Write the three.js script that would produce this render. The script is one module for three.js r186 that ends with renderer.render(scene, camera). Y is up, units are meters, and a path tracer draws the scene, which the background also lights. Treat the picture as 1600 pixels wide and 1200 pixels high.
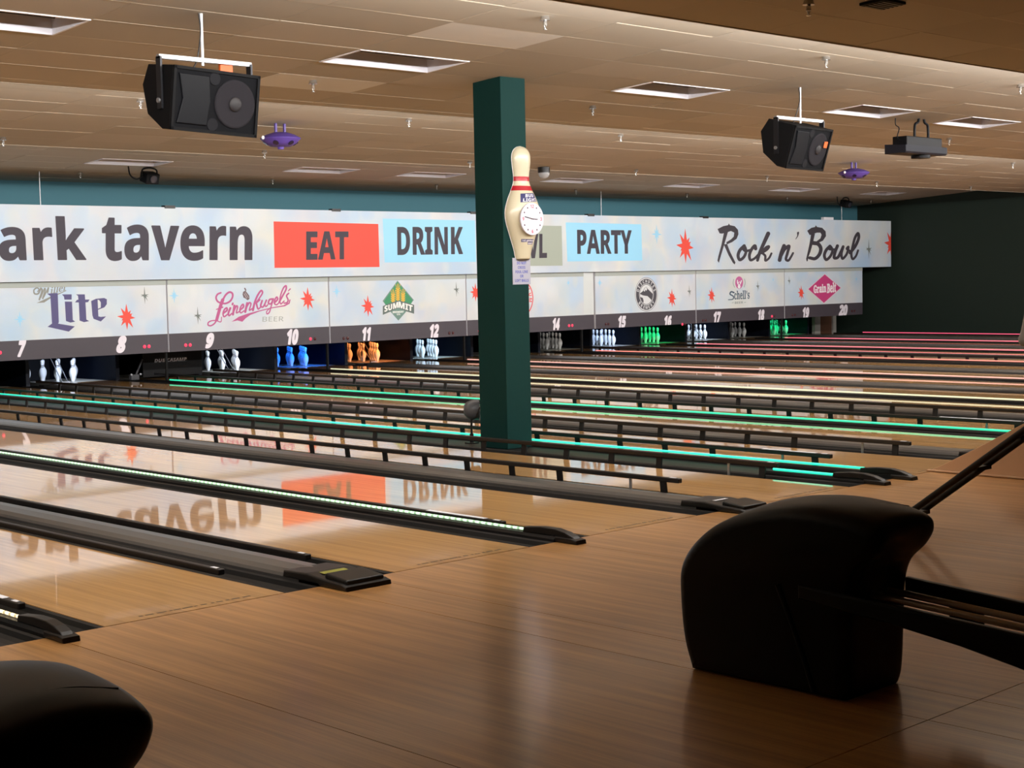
import * as THREE from 'three';
import { RoundedBoxGeometry } from 'three/addons/geometries/RoundedBoxGeometry.js';
import { mergeGeometries, mergeVertices, toCreasedNormals } from 'three/addons/utils/BufferGeometryUtils.js';
import { RectAreaLightUniformsLib } from 'three/addons/lights/RectAreaLightUniformsLib.js';
import { MarchingCubes } from 'three/addons/objects/MarchingCubes.js';

// ---------------------------------------------------------------- camera, light, exposure
RectAreaLightUniformsLib.init();
const scene = new THREE.Scene();
scene.background = new THREE.Color(0x000000);
const renderer = new THREE.WebGLRenderer({ antialias: true });
renderer.toneMapping = THREE.LinearToneMapping;
renderer.toneMappingExposure = 1.0;
renderer.shadowMap.enabled = true;

const CAM = { f: 2423.638, yaw: 0.7624, pitch: -0.0677, roll: -0.0209, p: new THREE.Vector3(-11.4171, 1.6433, 6.7582) };
const camD = new THREE.Vector3(Math.sin(CAM.yaw) * Math.cos(CAM.pitch), Math.sin(CAM.pitch), -Math.cos(CAM.yaw) * Math.cos(CAM.pitch));
const camR0 = new THREE.Vector3().crossVectors(camD, new THREE.Vector3(0, 1, 0)).normalize();
const camU0 = new THREE.Vector3().crossVectors(camR0, camD);
const camR = camR0.clone().multiplyScalar(Math.cos(CAM.roll)).addScaledVector(camU0, Math.sin(CAM.roll));
const camU = camU0.clone().multiplyScalar(Math.cos(CAM.roll)).addScaledVector(camR0, -Math.sin(CAM.roll));
const camera = new THREE.PerspectiveCamera(2 * Math.atan(600 / CAM.f) * 180 / Math.PI, 4 / 3, 0.05, 100);
camera.position.copy(CAM.p);
camera.up.copy(camU);
camera.lookAt(CAM.p.clone().add(camD));
scene.add(camera);

// a photo pixel gives a direction; the plane it lies on gives the distance
const ray = (u, v) => camD.clone().addScaledVector(camR, (u - 800) / CAM.f).addScaledVector(camU, (600 - v) / CAM.f);
const onZ = (u, v, z) => { const d = ray(u, v); return CAM.p.clone().addScaledVector(d, (z - CAM.p.z) / d.z); };
const onX = (u, v, x) => { const d = ray(u, v); return CAM.p.clone().addScaledVector(d, (x - CAM.p.x) / d.x); };

// ---------------------------------------------------------------- lane layout (metres, foul line at z = 0, lane surface at y = 0)
const LANE_W = 1.06, HALF = LANE_W / 2, GUT = 0.235, IN_PAIR = 1.8195, BETWEEN = 1.6081, WIDE = 1.9491;
const laneX = {};
laneX[7] = 0;
for (let n = 8; n <= 20; n++) laneX[n] = laneX[n - 1] + (n % 2 === 0 ? IN_PAIR : n === 15 ? WIDE : BETWEEN);
for (let n = 6; n >= 1; n--) laneX[n] = laneX[n + 1] - (n % 2 === 1 ? IN_PAIR : n === 6 ? WIDE : BETWEEN);
const mid = (n) => (laneX[n] + laneX[n + 1]) / 2;
const Z_MASK = -16.4, Z_SIGN = -16.3, Z_BACK = -17.5, X_RIGHT = 24.95, X_LEFT = -15.5, Z_REAR = 11;
const LIP_Y = 3.445, SLOPE = 0.06;
const LIPS = [5.35, -0.4, -6.15, -11.65, -17.3];           // lower edges of the saw-tooth ceiling

// ---------------------------------------------------------------- the cove strips: white tubes hidden behind each ceiling lip
const COVE_L = 180;                                           // radiance of the strips
const COVES = [[-13.5, 24, LIPS[1], 1.05], [-13.5, 22, LIPS[2], 1.05], [-9, 21, LIPS[3], 0.26]];
for (const [x0, x1, z, k] of COVES) {
  const l = new THREE.RectAreaLight(new THREE.Color(1, 0.98, 0.955), COVE_L * k, x1 - x0, 0.045);
  l.position.set((x0 + x1) / 2, LIP_Y + 0.05, z - 0.085);
  l.lookAt(l.position.x, l.position.y - 0.55, l.position.z - 0.835);
  l.castShadow = true;
  scene.add(l);
  // the upper half of the same tube, washing the ceiling behind the lip
  const u = new THREE.RectAreaLight(l.color, COVE_L * k * 0.95, x1 - x0, 0.045);
  u.position.copy(l.position).add(new THREE.Vector3(0, 0.03, 0));
  u.lookAt(u.position.x, u.position.y + 0.87, u.position.z - 0.5);
  u.castShadow = true;
  scene.add(u);
}

// ---------------------------------------------------------------- helpers
const used = {};
function numbered(n) { const k = used[n] = (used[n] ?? -1) + 1; return k ? `${n}_${String(k).padStart(3, '0')}` : n; }
function tag(o, label, category, group, kind) {
  o.userData.label = label; if (category) o.userData.category = category;
  if (group) o.userData.group = group; if (kind) o.userData.kind = kind;
  return o;
}
function M(name, geo, mat, parent = scene) {
  const m = new THREE.Mesh(geo, mat);
  m.name = parent === scene ? numbered(name) : name;
  m.castShadow = m.receiveShadow = true; parent.add(m); return m;
}
function G(name, label, category, pos = [0, 0, 0], group, kind) {
  const g = new THREE.Group(); g.name = numbered(name); g.position.set(...pos); scene.add(g);
  return tag(g, label, category, group, kind);
}
function dup(o, label, group) {
  const c = o.clone(); c.name = numbered(o.name.replace(/_\d{3}$/, '')); c.userData = { ...o.userData };
  if (label) c.userData.label = label; if (group) c.userData.group = group;
  scene.add(c); return c;
}
const WORD = ['', 'one', 'two', 'three', 'four', 'five', 'six', 'seven', 'eight', 'nine', 'ten', 'eleven', 'twelve', 'thirteen', 'fourteen', 'fifteen', 'sixteen', 'seventeen', 'eighteen', 'nineteen', 'twenty'];
const V2 = (x, y) => new THREE.Vector2(x, y), V3 = (x, y, z) => new THREE.Vector3(x, y, z);
// box given by its limits
function bx(x0, x1, y0, y1, z0, z1, r = 0) {
  const w = Math.abs(x1 - x0), h = Math.abs(y1 - y0), d = Math.abs(z1 - z0);
  const g = r ? new RoundedBoxGeometry(w, h, d, 2, Math.min(r, w / 2.01, h / 2.01, d / 2.01)) : new THREE.BoxGeometry(w, h, d);
  g.translate((x0 + x1) / 2, (y0 + y1) / 2, (z0 + z1) / 2); return g;
}
function merge(gs) { return mergeGeometries(gs.map((g) => { const n = g.index ? g.toNonIndexed() : g; for (const k of Object.keys(n.attributes)) if (!['position', 'normal', 'uv'].includes(k)) n.deleteAttribute(k); return n; })); }
function tube(pts, r, seg = 24, rs = 8, closed = false) { return new THREE.TubeGeometry(new THREE.CatmullRomCurve3(pts.map((p) => V3(...p)), closed), seg, r, rs, closed); }
function rod(a, b, r, rs = 8) {
  const A = V3(...a), B = V3(...b), d = B.clone().sub(A);
  const g = new THREE.CylinderGeometry(r, r, d.length(), rs);
  g.applyQuaternion(new THREE.Quaternion().setFromUnitVectors(V3(0, 1, 0), d.clone().normalize()));
  const m = A.add(B).multiplyScalar(0.5); g.translate(m.x, m.y, m.z); return g;
}
// a profile in (x, y) swept along z
function sweepZ(profile, z0, z1, bevel = 0) {
  const s = new THREE.Shape(profile.map(([x, y]) => V2(x, y)));
  const g = new THREE.ExtrudeGeometry(s, { depth: Math.abs(z1 - z0), bevelEnabled: bevel > 0, bevelSize: bevel, bevelThickness: bevel, bevelSegments: 2 });
  g.translate(0, 0, Math.min(z0, z1)); return g;
}
// a profile in (z, y) swept along x
function sweepX(profile, x0, x1, bevel = 0, steps = 1) {
  const s = new THREE.Shape(profile.map(([z, y]) => V2(-z, y)));
  const g = new THREE.ExtrudeGeometry(s, { depth: Math.abs(x1 - x0) - 2 * bevel, bevelEnabled: bevel > 0, bevelSize: bevel, bevelThickness: bevel, bevelOffset: -bevel, bevelSegments: 3, curveSegments: 16, steps });
  g.rotateY(Math.PI / 2); g.translate(Math.min(x0, x1) + bevel, 0, 0); return g;
}
function uvTop(g, sx = 1, sz = 1, ox = 0, oz = 0) {             // texture coordinates in metres from above
  const p = g.attributes.position, uv = g.attributes.uv;
  for (let i = 0; i < p.count; i++) uv.setXY(i, (p.getX(i) + ox) * sx, (p.getZ(i) + oz) * sz);
  return g;
}
function rng(seed) { let s = seed >>> 0; return () => { s = (s + 0x6D2B79F5) >>> 0; let t = Math.imul(s ^ (s >>> 15), 1 | s); t = (t + Math.imul(t ^ (t >>> 7), 61 | t)) ^ t; return ((t ^ (t >>> 14)) >>> 0) / 4294967296; }; }
function lattice(n, m, seed) { const r = rng(seed), a = new Float32Array(n * m); for (let i = 0; i < n * m; i++) a[i] = r(); return (x, y) => { x = ((x % n) + n) % n; y = ((y % m) + m) % m; const x0 = Math.floor(x), y0 = Math.floor(y), fx = x - x0, fy = y - y0, sx = fx * fx * (3 - 2 * fx), sy = fy * fy * (3 - 2 * fy); const x1 = (x0 + 1) % n, y1 = (y0 + 1) % m; return (a[y0 * n + x0] * (1 - sx) + a[y0 * n + x1] * sx) * (1 - sy) + (a[y1 * n + x0] * (1 - sx) + a[y1 * n + x1] * sx) * sy; }; }
function dataTex(w, h, fn, srgb = true) {
  const d = new Uint8Array(w * h * 4);
  for (let y = 0; y < h; y++) for (let x = 0; x < w; x++) { const c = fn(x / w, y / h), i = (y * w + x) * 4; d[i] = c[0]; d[i + 1] = c[1]; d[i + 2] = c[2]; d[i + 3] = 255; }
  const t = new THREE.DataTexture(d, w, h); t.wrapS = t.wrapT = THREE.RepeatWrapping; t.magFilter = THREE.LinearFilter; t.minFilter = THREE.LinearMipmapLinearFilter; t.generateMipmaps = true;
  if (srgb) t.colorSpace = THREE.SRGBColorSpace; t.needsUpdate = true; return t;
}
const clampB = (v) => Math.max(0, Math.min(255, Math.round(v)));
function woodTex(base, amp, seed) {                             // one tile = 1.06 m across (u) and 4 m along (v)
  const n1 = lattice(40, 6, seed), n2 = lattice(160, 12, seed + 1), n3 = lattice(400, 24, seed + 2), n4 = lattice(6, 5, seed + 3);
  const r = rng(seed + 9), tone = Array.from({ length: 40 }, () => r() - 0.5);
  return dataTex(512, 1024, (u, v) => {
    const b = tone[Math.floor(u * 40) % 40] * 0.5;
    const k = 1 + amp * ((n1(u * 40, v * 6) - 0.5) * 1.3 + (n2(u * 160, v * 12) - 0.5) * 0.9 + (n3(u * 400, v * 24) - 0.5) * 0.7 + (n4(u * 6, v * 5) - 0.5) * 0.8 + b);
    return [clampB(base[0] * k), clampB(base[1] * (1 + (k - 1) * 1.15)), clampB(base[2] * (1 + (k - 1) * 1.35))];
  });
}
const canvasTex = (w, h, draw) => { const c = document.createElement('canvas'); c.width = w; c.height = h; draw(c.getContext('2d'), w, h); const t = new THREE.CanvasTexture(c); t.colorSpace = THREE.SRGBColorSpace; t.anisotropy = 8; return t; };
const S = (o) => new THREE.MeshStandardMaterial(o), P = (o) => new THREE.MeshPhysicalMaterial(o);

// ---------------------------------------------------------------- materials
const waveN = lattice(8, 24, 77), waveN2 = lattice(24, 80, 78);
const waveTex = dataTex(256, 512, (u, v) => { const k = clampB(255 * (0.65 * waveN(u * 8, v * 24) + 0.35 * waveN2(u * 24, v * 80))); return [k, k, k]; }, false);
const laneTex = woodTex([202, 152, 90], 0.09, 5), apprTex = woodTex([190, 136, 74], 0.1, 15);
const MAT = {
  lane: P({ map: laneTex, roughness: 0.5, clearcoat: 1, clearcoatRoughness: 0.035, bumpMap: waveTex, bumpScale: 0.00005 }),
  approach: P({ map: apprTex, roughness: 0.5, clearcoat: 0.7, clearcoatRoughness: 0.15, bumpMap: waveTex, bumpScale: 0.00015 }),
  gutter: S({ color: 0x232120, roughness: 0.55 }),
  capping: P({ color: 0x4a4745, roughness: 0.38, clearcoat: 0.4, clearcoatRoughness: 0.25 }),
  blackPlastic: S({ color: 0x15110f, roughness: 0.42 }),
  rail: S({ color: 0x1c1614, roughness: 0.4 }),
  railDark: S({ color: 0x120e0d, roughness: 0.5 }),
  sub: S({ color: 0x100e0c, roughness: 0.9 }),
  tile: [0xaba08f, 0xa79c8b, 0xaea393].map((c) => S({ color: c, roughness: 0.95 })),
  tilePale: S({ color: 0xcfcac2, roughness: 0.95 }),
  gridBar: S({ color: 0xb5a996, roughness: 0.7 }),
  teal: S({ color: 0x3f707c, roughness: 0.7 }),
  wallGreen: S({ color: 0x0d2016, roughness: 0.75 }),
  pillar: P({ color: 0x0a3431, roughness: 0.7, specularIntensity: 0.35 }),
  wallDark: S({ color: 0x3a2c20, roughness: 0.9 }),
  pitDark: S({ color: 0x0b0d14, roughness: 0.7 }),
  kick: S({ color: 0x121a2c, roughness: 0.55 }),
  deck: S({ color: 0x9a988e, roughness: 0.4 }),
  white: S({ color: 0xe9e8ee, roughness: 0.45 }),
  troffer: S({ color: 0xebe9f0, roughness: 0.5 }),
  trofferShade: S({ color: 0x2a211b, roughness: 0.8 }),  // unlit troffer inside, its shade put into the colour
  chrome: S({ color: 0xc9c8c6, roughness: 0.25, metalness: 0.9 }),
  steel: S({ color: 0xa9a9ac, roughness: 0.35, metalness: 0.7 }),
  speaker: P({ color: 0x0e0e10, roughness: 0.65, specularIntensity: 0.3 }),
  pin: P({ color: 0xf0f0ee, roughness: 0.3, clearcoat: 0.6, clearcoatRoughness: 0.15 }),
  pinStripe: S({ color: 0x12142a, roughness: 0.4 }),
  hood: P({ color: 0x050404, roughness: 0.4, specularIntensity: 0.5 }),
  hoodTrim: S({ color: 0x1f2022, roughness: 0.3 }),
  purple: S({ color: 0x4a3580, roughness: 0.45 }),
  tan: S({ color: 0xcaa07a, roughness: 0.55 }),
  orange: S({ color: 0xd9642a, roughness: 0.5 }),
  redOff: S({ color: 0x4a1418, roughness: 0.3 }),
};
MAT.lane.map.repeat.set(1, 1);

// ================================================================= STRUCTURE
// subfloor under lanes, approach and concourse
tag(M('floor', bx(X_LEFT, X_RIGHT, -0.3, -0.125, -22, Z_REAR), MAT.sub), 'dark subfloor under the lanes and gutters', 'floor', null, 'structure');
{
  // approach of synthetic wood panels with open seams between them
  const f = G('floor_approach', 'brown wood panel approach in front of the foul line', 'floor', [0, 0, 0], null, 'structure');
  const xs = [X_LEFT + 0.02];
  for (const base of [-14.875, -11.445, -8.015, -4.585]) xs.push(base, base + 1.535, base + 1.895);
  xs.push(-1.155, -0.795);
  for (const base of [-0.795, 2.635, 6.065, 9.495]) { if (base > 0) xs.push(base); xs.push(base + 1.535, base + 1.895); }
  xs.push(12.925, 13.265);
  for (const base of [13.265, 16.695, 20.125]) { if (base > 14) xs.push(base); xs.push(base + 1.535, base + 1.895); }
  xs.push(23.6, X_RIGHT - 0.02);
  const sorted = [...new Set(xs)].sort((a, b) => a - b);
  for (let i = 0; i + 1 < sorted.length; i++) for (const [z0, z1] of [[0.005, 3.753], [3.758, 4.88]]) {
    const g = uvTop(bx(sorted[i] + 0.0022, sorted[i + 1] - 0.0022, -0.12, 0, z0, z1), 1 / 1.06, 1 / 4, i * 0.37, i * 1.31);
    M('approach_panel', g, MAT.approach, f);
  }
  tag(M('floor_concourse', bx(X_LEFT, X_RIGHT, -0.12, 0, 4.885, Z_REAR), S({ color: 0x3b2d22, roughness: 0.9 })), 'brown concourse floor behind the approach', 'floor', null, 'structure');
}
// walls with thickness
tag(M('wall_back', bx(X_LEFT, X_RIGHT, 1.72, 4.0, Z_BACK - 0.15, Z_BACK), MAT.teal), 'teal painted wall above the long sign', 'wall', null, 'structure');
tag(M('wall_right', bx(X_RIGHT, X_RIGHT + 0.15, -0.3, 4.0, -22, Z_REAR), MAT.wallGreen), 'dark green side wall beyond the last lane', 'wall', null, 'structure');
tag(M('wall_left', bx(X_LEFT - 0.15, X_LEFT, -0.3, 4.0, -22, Z_REAR), MAT.wallGreen), 'dark green side wall at the far end of the hall', 'wall', null, 'structure');
tag(M('wall_rear', bx(X_LEFT, X_RIGHT, -0.3, 4.0, Z_REAR, Z_REAR + 0.15), MAT.wallDark), 'dark brown wall behind the concourse', 'wall', null, 'structure');
tag(M('wall_pit', bx(X_LEFT, X_RIGHT, -0.3, 1.75, -21.6, -21.5), MAT.pitDark), 'dark wall behind the pin pits', 'wall', null, 'structure');
tag(M('ceiling_pit', bx(X_LEFT, X_RIGHT, 1.74, 1.84, -21.6, Z_MASK - 0.25), MAT.pitDark), 'dark cover above the pin pits', 'ceiling', null, 'structure');
tag(M('roof', bx(X_LEFT - 0.15, X_RIGHT + 0.15, 4.0, 4.1, -22, Z_REAR + 0.15), MAT.wallDark), 'roof slab above the tiled ceiling', 'roof', null, 'structure');

// saw-tooth ceiling: each section falls towards the pins, then steps up again
const TX0 = -3.17, TP = 1.245, ROW = 0.588;
const trofferCols = { 1: [-3, 0, 3, 6, 8], 3: [3, 6, 8, 11, 14, 17, 20] };
const rowBase = { 0: -0.4, 1: -2.46, 2: -11.65, 3: -15.3 };       // a z where a row of tiles begins
const slopeY = (s, z) => LIP_Y + SLOPE * (z - LIPS[s + 1]);
const secRange = { 0: [-11, 5, -0.4, 5.35], 1: [-11, 14, -6.15, -0.4], 2: [-9, 23.5, -11.65, -6.15], 3: [-6, 25.5, -17.5, -11.65] };
const words = ['dark', 'near', 'middle', 'far'];
const ceilLabel = ['dark tiled ceiling section over the approach', 'tan tiled ceiling section holding the two loudspeakers', 'tan tiled ceiling section holding the purple lights', 'tan tiled ceiling section touching the teal wall'];
{
  const a = Math.atan(SLOPE), c = Math.cos(a);
  const r = rng(31);
  for (let s = 0; s < 4; s++) {
    const [xa, xb, z0, z1] = secRange[s];
    const g = G('ceiling', ceilLabel[s], 'ceiling', [0, LIP_Y, LIPS[s + 1]], null, 'structure');
    g.rotation.x = -a;
    const L = (z) => (z - LIPS[s + 1]) / c;                       // along the slope
    const colLo = Math.floor((xa - TX0) / TP), colHi = Math.ceil((Math.min(xb, X_RIGHT) - TX0) / TP);
    const xLo = TX0 + colLo * TP, xHi = Math.min(TX0 + colHi * TP, X_RIGHT);
    const rows = []; let zz = rowBase[s]; while (zz > z0) zz -= ROW; for (; zz < z1; zz += ROW) rows.push(zz);
    const shared = new THREE.BoxGeometry(TP - 0.006, 0.014, (ROW - 0.006) / c);
    for (const zr of rows) {
      const a0 = Math.max(zr, z0), a1 = Math.min(zr + ROW, z1); if (a1 - a0 < 0.03) continue;
      for (let k = colLo; k < colHi; k++) {
        const isTroffer = (trofferCols[s] || []).includes(k) && ((s === 1 && Math.abs(zr + 4.224) < 0.05) || (s === 3 && Math.abs(zr + 15.3) < 0.05));
        if (isTroffer) continue;
        const pale = s === 1 && ((k === 0 && Math.abs(zr + 3.048) < 0.05) || (k === 0 && Math.abs(zr + 5.4) < 0.05));
        const x1 = Math.min(TX0 + (k + 1) * TP, xHi), x0 = TX0 + k * TP;
        const full = a1 - a0 > ROW - 0.01 && x1 - x0 > TP - 0.01;
        const geo = full ? shared : new THREE.BoxGeometry(x1 - x0 - 0.006, 0.014, (a1 - a0 - 0.006) / c);
        const t = M('ceiling_tile', geo, pale ? MAT.tilePale : MAT.tile[Math.floor(r() * 3)], g);
        t.position.set((x0 + x1) / 2, 0.009 + (r() - 0.5) * 0.003, L((a0 + a1) / 2));
        t.rotation.set((r() - 0.5) * 0.008, 0, (r() - 0.5) * 0.005);
      }
    }
    const barX = new THREE.BoxGeometry(xHi - xLo, 0.004, 0.016);
    for (const zr of rows) if (zr >= z0) { const b = M('grid_bar', barX, MAT.gridBar, g); b.position.set((xLo + xHi) / 2, 0.0035, L(zr)); }
    const barZ = new THREE.BoxGeometry(0.014, 0.004, (z1 - z0) / c);
    for (let k = colLo; k < colHi; k++) { const b = M('grid_bar', barZ, MAT.tile[1], g); b.position.set(TX0 + k * TP, 0.004, L((z0 + z1) / 2)); }
    M('backing', new THREE.BoxGeometry(X_RIGHT - X_LEFT, 0.02, (z1 - z0) / c), MAT.tile[0], g).position.set((X_LEFT + X_RIGHT) / 2, 0.17, L((z0 + z1) / 2));
  }
  // flat ceiling over the concourse
  tag(M('ceiling_concourse', bx(X_LEFT, X_RIGHT, LIP_Y, LIP_Y + 0.03, 5.36, Z_REAR), MAT.tile[1]), 'flat ceiling over the concourse behind the approach', 'ceiling', null, 'structure');
  // vertical risers behind each lip, with the lamp strip they hide
  for (let i = 0; i < 4; i++) {
    const z = LIPS[i];
    tag(M(`trim_${i + 1}`, bx(X_LEFT, X_RIGHT, LIP_Y - 0.006, LIP_Y + 0.4, z - 0.018, z), MAT.tile[1]), ['upright ceiling step over the concourse edge', 'upright ceiling step above the foul line', 'upright ceiling step behind the loudspeakers', 'upright ceiling step before the far lamps'][i], 'trim', null, 'structure');
  }
}
for (let i = 0; i < COVES.length; i++) {
  const [x0, x1, z] = COVES[i];
  const g = G('cove_light', ['long white lamp strip hidden above the foul line', 'long white lamp strip hidden behind the loudspeakers', 'long white lamp strip hidden before the long sign'][i], 'lamp', [0, 0, 0]);
  M('channel', bx(x0, x1, LIP_Y + 0.06, LIP_Y + 0.1, z - 0.075, z - 0.018), MAT.white, g);
  M('tube', rod([x0, LIP_Y + 0.05, z - 0.06], [x1, LIP_Y + 0.05, z - 0.06], 0.013), S({ color: 0xffffff, emissive: new THREE.Color(1, 0.97, 0.93), emissiveIntensity: 1.2, roughness: 0.4 }), g);
}

// recessed ceiling troffers
const trofferAt = {
  1: { '-3': 'beside the loudspeaker with orange tag on top', 0: 'between the two pale ceiling tiles', 3: 'between the pillar and the loudspeaker with orange badge', 6: 'between the loudspeaker with orange badge and the projector', 8: 'just beyond the black box projector' },
  3: { 3: 'above the word tavern of the long sign', 6: 'above the red block of the long sign', 8: 'above the blue block beside the red one', 11: 'beside the dome camera near the teal wall', 14: 'above the big red star of the long sign', 17: 'above the brush script of the long sign', 20: 'in the corner by the dark green wall' },
};
{
  const a = Math.atan(SLOPE);
  for (const s of [1, 3]) for (const k of trofferCols[s]) {
    const zc = (s === 1 ? -4.224 : -15.3) + ROW / 2, x = TX0 + (k + 0.5) * TP;
    const g = G('ceiling_troffer', `open recessed ceiling troffer ${trofferAt[s][k]}`, 'ceiling light', [x, slopeY(s, zc), zc], s === 1 ? 'troffers near the loudspeakers' : 'troffers near the teal wall');
    g.rotation.x = -a;
    const w = TP / 2 - 0.012, d = ROW / 2 - 0.012, h = 0.13;
    M('housing', merge([bx(-w, w, 0, h, -d, -d + 0.008), bx(-w, w, 0, h, d - 0.008, d), bx(-w, -w + 0.008, 0, h, -d, d), bx(w - 0.008, w, 0, h, -d, d)]), MAT.troffer, g);
    M('top_plate', bx(-w, w, h - 0.01, h, -d + 0.008, d - 0.008), MAT.trofferShade, g);
    for (const t of [-0.12, 0.12]) M('lamp_tube', rod([-w + 0.06, h - 0.035, t], [w - 0.06, h - 0.035, t], 0.013), MAT.trofferShade, g);
    M('ballast_cover', sweepX([[-0.06, h - 0.005], [0.06, h - 0.005], [0.04, h - 0.045], [-0.04, h - 0.045]], -w + 0.03, w - 0.03), MAT.trofferShade, g);
    M('rim', merge([bx(-w - 0.01, w + 0.01, -0.006, 0.004, -d - 0.01, -d + 0.01), bx(-w - 0.01, w + 0.01, -0.006, 0.004, d - 0.01, d + 0.01), bx(-w - 0.01, -w + 0.01, -0.006, 0.004, -d, d), bx(w - 0.01, w + 0.01, -0.006, 0.004, -d, d)]), MAT.troffer, g);
  }
}

// ================================================================= LANES
const laneLabels = {
  1: 'glossy wooden lane furthest from the pillar', 2: 'glossy wooden lane left of the amber lit divider', 3: 'glossy wooden lane beside the amber lit divider', 4: 'glossy wooden lane between yellow stickered cap and pale green strip',
  5: 'glossy wooden lane between pale green strip and plain grey cap', 6: 'glossy wooden lane with raised bumpers in front of the pillar',
};
const LANE_END = -18.0;
const laneGeo = uvTop(bx(-HALF, HALF, -0.06, 0, LANE_END, -0.005), 1 / 1.06, 1 / 4, 0.53, 0);
const gutterShape = (() => { const s = [[-GUT / 2, -0.004]]; for (let i = 0; i <= 10; i++) { const t = Math.PI * i / 10; s.push([-(GUT / 2 - 0.012) * Math.cos(t), -0.012 - 0.066 * Math.sin(t) ** 0.75]); } s.push([GUT / 2, -0.004], [GUT / 2, -0.11], [-GUT / 2, -0.11]); return s; })();
const gutterGeo = sweepZ(gutterShape, -18.05, -0.006);
const dashGeo = (() => { const r = rng(8), gs = []; for (let x = -0.3; x < 0.32;) { const w = 0.012 + r() * 0.05; gs.push(bx(x, x + w, 0.0001, 0.0006, -0.082 - r() * 0.006, -0.07)); x += w + 0.006 + r() * 0.03; } return merge(gs); })();
const dashMat = S({ color: 0x4a3826, roughness: 0.6 });
for (let n = 1; n <= 20; n++) {
  const g = G('bowling_lane', laneLabels[n] || `glossy wooden lane leading to the number ${WORD[n]}`, 'lane', [laneX[n], 0, 0], null, 'structure');
  M('lane_bed', laneGeo, MAT.lane, g);
  M('pin_deck', bx(-HALF, HALF, -0.06, 0.0, -19.3, LANE_END - 0.004), MAT.deck, g);
  if (n <= 7) M('foul_marking', dashGeo, dashMat, g);
  for (const s of [-1, 1]) { const q = M('gutter', gutterGeo, MAT.gutter, g); q.position.x = s * (HALF + GUT / 2); }
}

// ---------------------------------------------------------------- dividers
const ledColors = { 2: [1, 0.78, 0.42], 4: [0.62, 1, 0.62], 6: [0.0, 0.85, 0.55], 8: [0.0, 0.85, 0.45], 10: [0.95, 0.95, 0.62], 12: [1, 0.5, 0.42], 14: [1, 0.26, 0.2], 16: [1, 0.2, 0.26], 18: [1, 0.16, 0.24], 20: [1, 0.08, 0.2] };
const ledPower = { 2: 2.2, 4: 1.5, 6: 1.15, 8: 1.0, 10: 0.8, 12: 0.85, 14: 0.95, 16: 0.95, 18: 0.95, 20: 0.9 };
const ledName = { 2: 'amber', 4: 'pale green', 6: 'teal', 8: 'green', 10: 'pale yellow', 12: 'salmon', 14: 'coral', 16: 'pink', 18: 'rose', 20: 'crimson' };
const ledStripe = dataTex(4, 8, (u, v) => (v < 0.55 ? [255, 255, 255] : [70, 70, 70]), false);
function ledMat(n) {
  const c = new THREE.Color().setRGB(...ledColors[n]);
  const t = ledStripe.clone(); t.repeat.set(1, 280); t.needsUpdate = true;
  return S({ color: new THREE.Color().setRGB(...ledColors[n].map((v) => 0.15 + 0.4 * v)), emissive: c, emissiveIntensity: ledPower[n], emissiveMap: n <= 4 ? t : null, roughness: 0.4 });
}
// thin divider between pairs: black wall, LED tube on top, shoe at the foul line
const wallProfile = [[-0.036, -0.12], [0.036, -0.12], [0.036, 0.012], [0.026, 0.03], [-0.026, 0.03], [-0.036, 0.012]];
const shoeGeo = (() => {
  const prof = [[-0.31, 0.03], [-0.3, 0.064], [-0.15, 0.078], [-0.02, 0.078], [0.07, 0.064], [0.13, 0.044], [0.15, 0.03], [0.155, 0.0], [0.0, 0.0], [-0.02, 0.028], [-0.06, 0.034]];
  const top = sweepX(prof, -0.03, 0.03, 0.006);
  const foot = sweepX([[-0.01, 0.0], [-0.01, 0.034], [0.13, 0.034], [0.18, 0.026], [0.186, 0.0]], -0.046, 0.046, 0.009);
  return merge([top, foot]);
})();
function thinDivider(n, x, label, zLed0, zLed1, slim = false, lowTail = false) {
  const g = G('lane_divider', label, 'divider', [x, 0, 0]);
  const wp = slim ? wallProfile.map(([a, b]) => [a * 0.55, lowTail ? b : b > 0 ? b + 0.014 : b]) : wallProfile, ly = slim && !lowTail ? 0.06 : 0.045;
  if (lowTail) M('divider_wall', sweepZ(wp.map(([a, b]) => [a, Math.min(b, b > 0.02 ? -0.003 : b > 0 ? -0.006 : b)]), -17.3, -1.0), MAT.railDark, g);
  M('divider_wall', sweepZ(wp, lowTail ? -1.0 : -17.3, -0.02), MAT.railDark, g);
  if (zLed1 !== null) {
    const t = M('light_tube', rod([0, ly, zLed0], [0, ly, zLed1], n <= 4 ? 0.0085 : 0.0105, 10), ledMat(n), g);
    const L = new THREE.RectAreaLight(new THREE.Color().setRGB(...ledColors[n]), ledPower[n] * 1.2, 0.022, Math.abs(zLed1 - zLed0));
    L.position.set(0, ly + 0.015, (zLed0 + zLed1) / 2); L.rotation.set(Math.PI / 2, 0, 0); L.name = 'strip_light'; L.castShadow = true; g.add(L);   // faces up
  }
  M('end_shoe', shoeGeo, MAT.blackPlastic, g);
  return g;
}
thinDivider(2, mid(2), 'thin black divider with amber light strip', -17.2, -0.3);
thinDivider(4, mid(4), 'thin black divider with pale green light strip', -17.2, -0.3);
thinDivider(6, laneX[7] - HALF - GUT - 0.02, 'thin black divider with teal light strip running past the pillar', -17.2, -0.28, true);
thinDivider(6, laneX[6] + HALF + GUT + 0.02, 'thin black divider with short teal strip in front of the pillar', -0.9, -0.26, true, true);
thinDivider(8, mid(8), 'thin black divider with green light strip between eight and nine', -16.4, -0.3);
thinDivider(10, mid(10), 'thin black divider with pale yellow light strip', -16.4, -0.3);
thinDivider(12, mid(12), 'thin black divider with salmon light strip', -16.4, -0.3);
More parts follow.
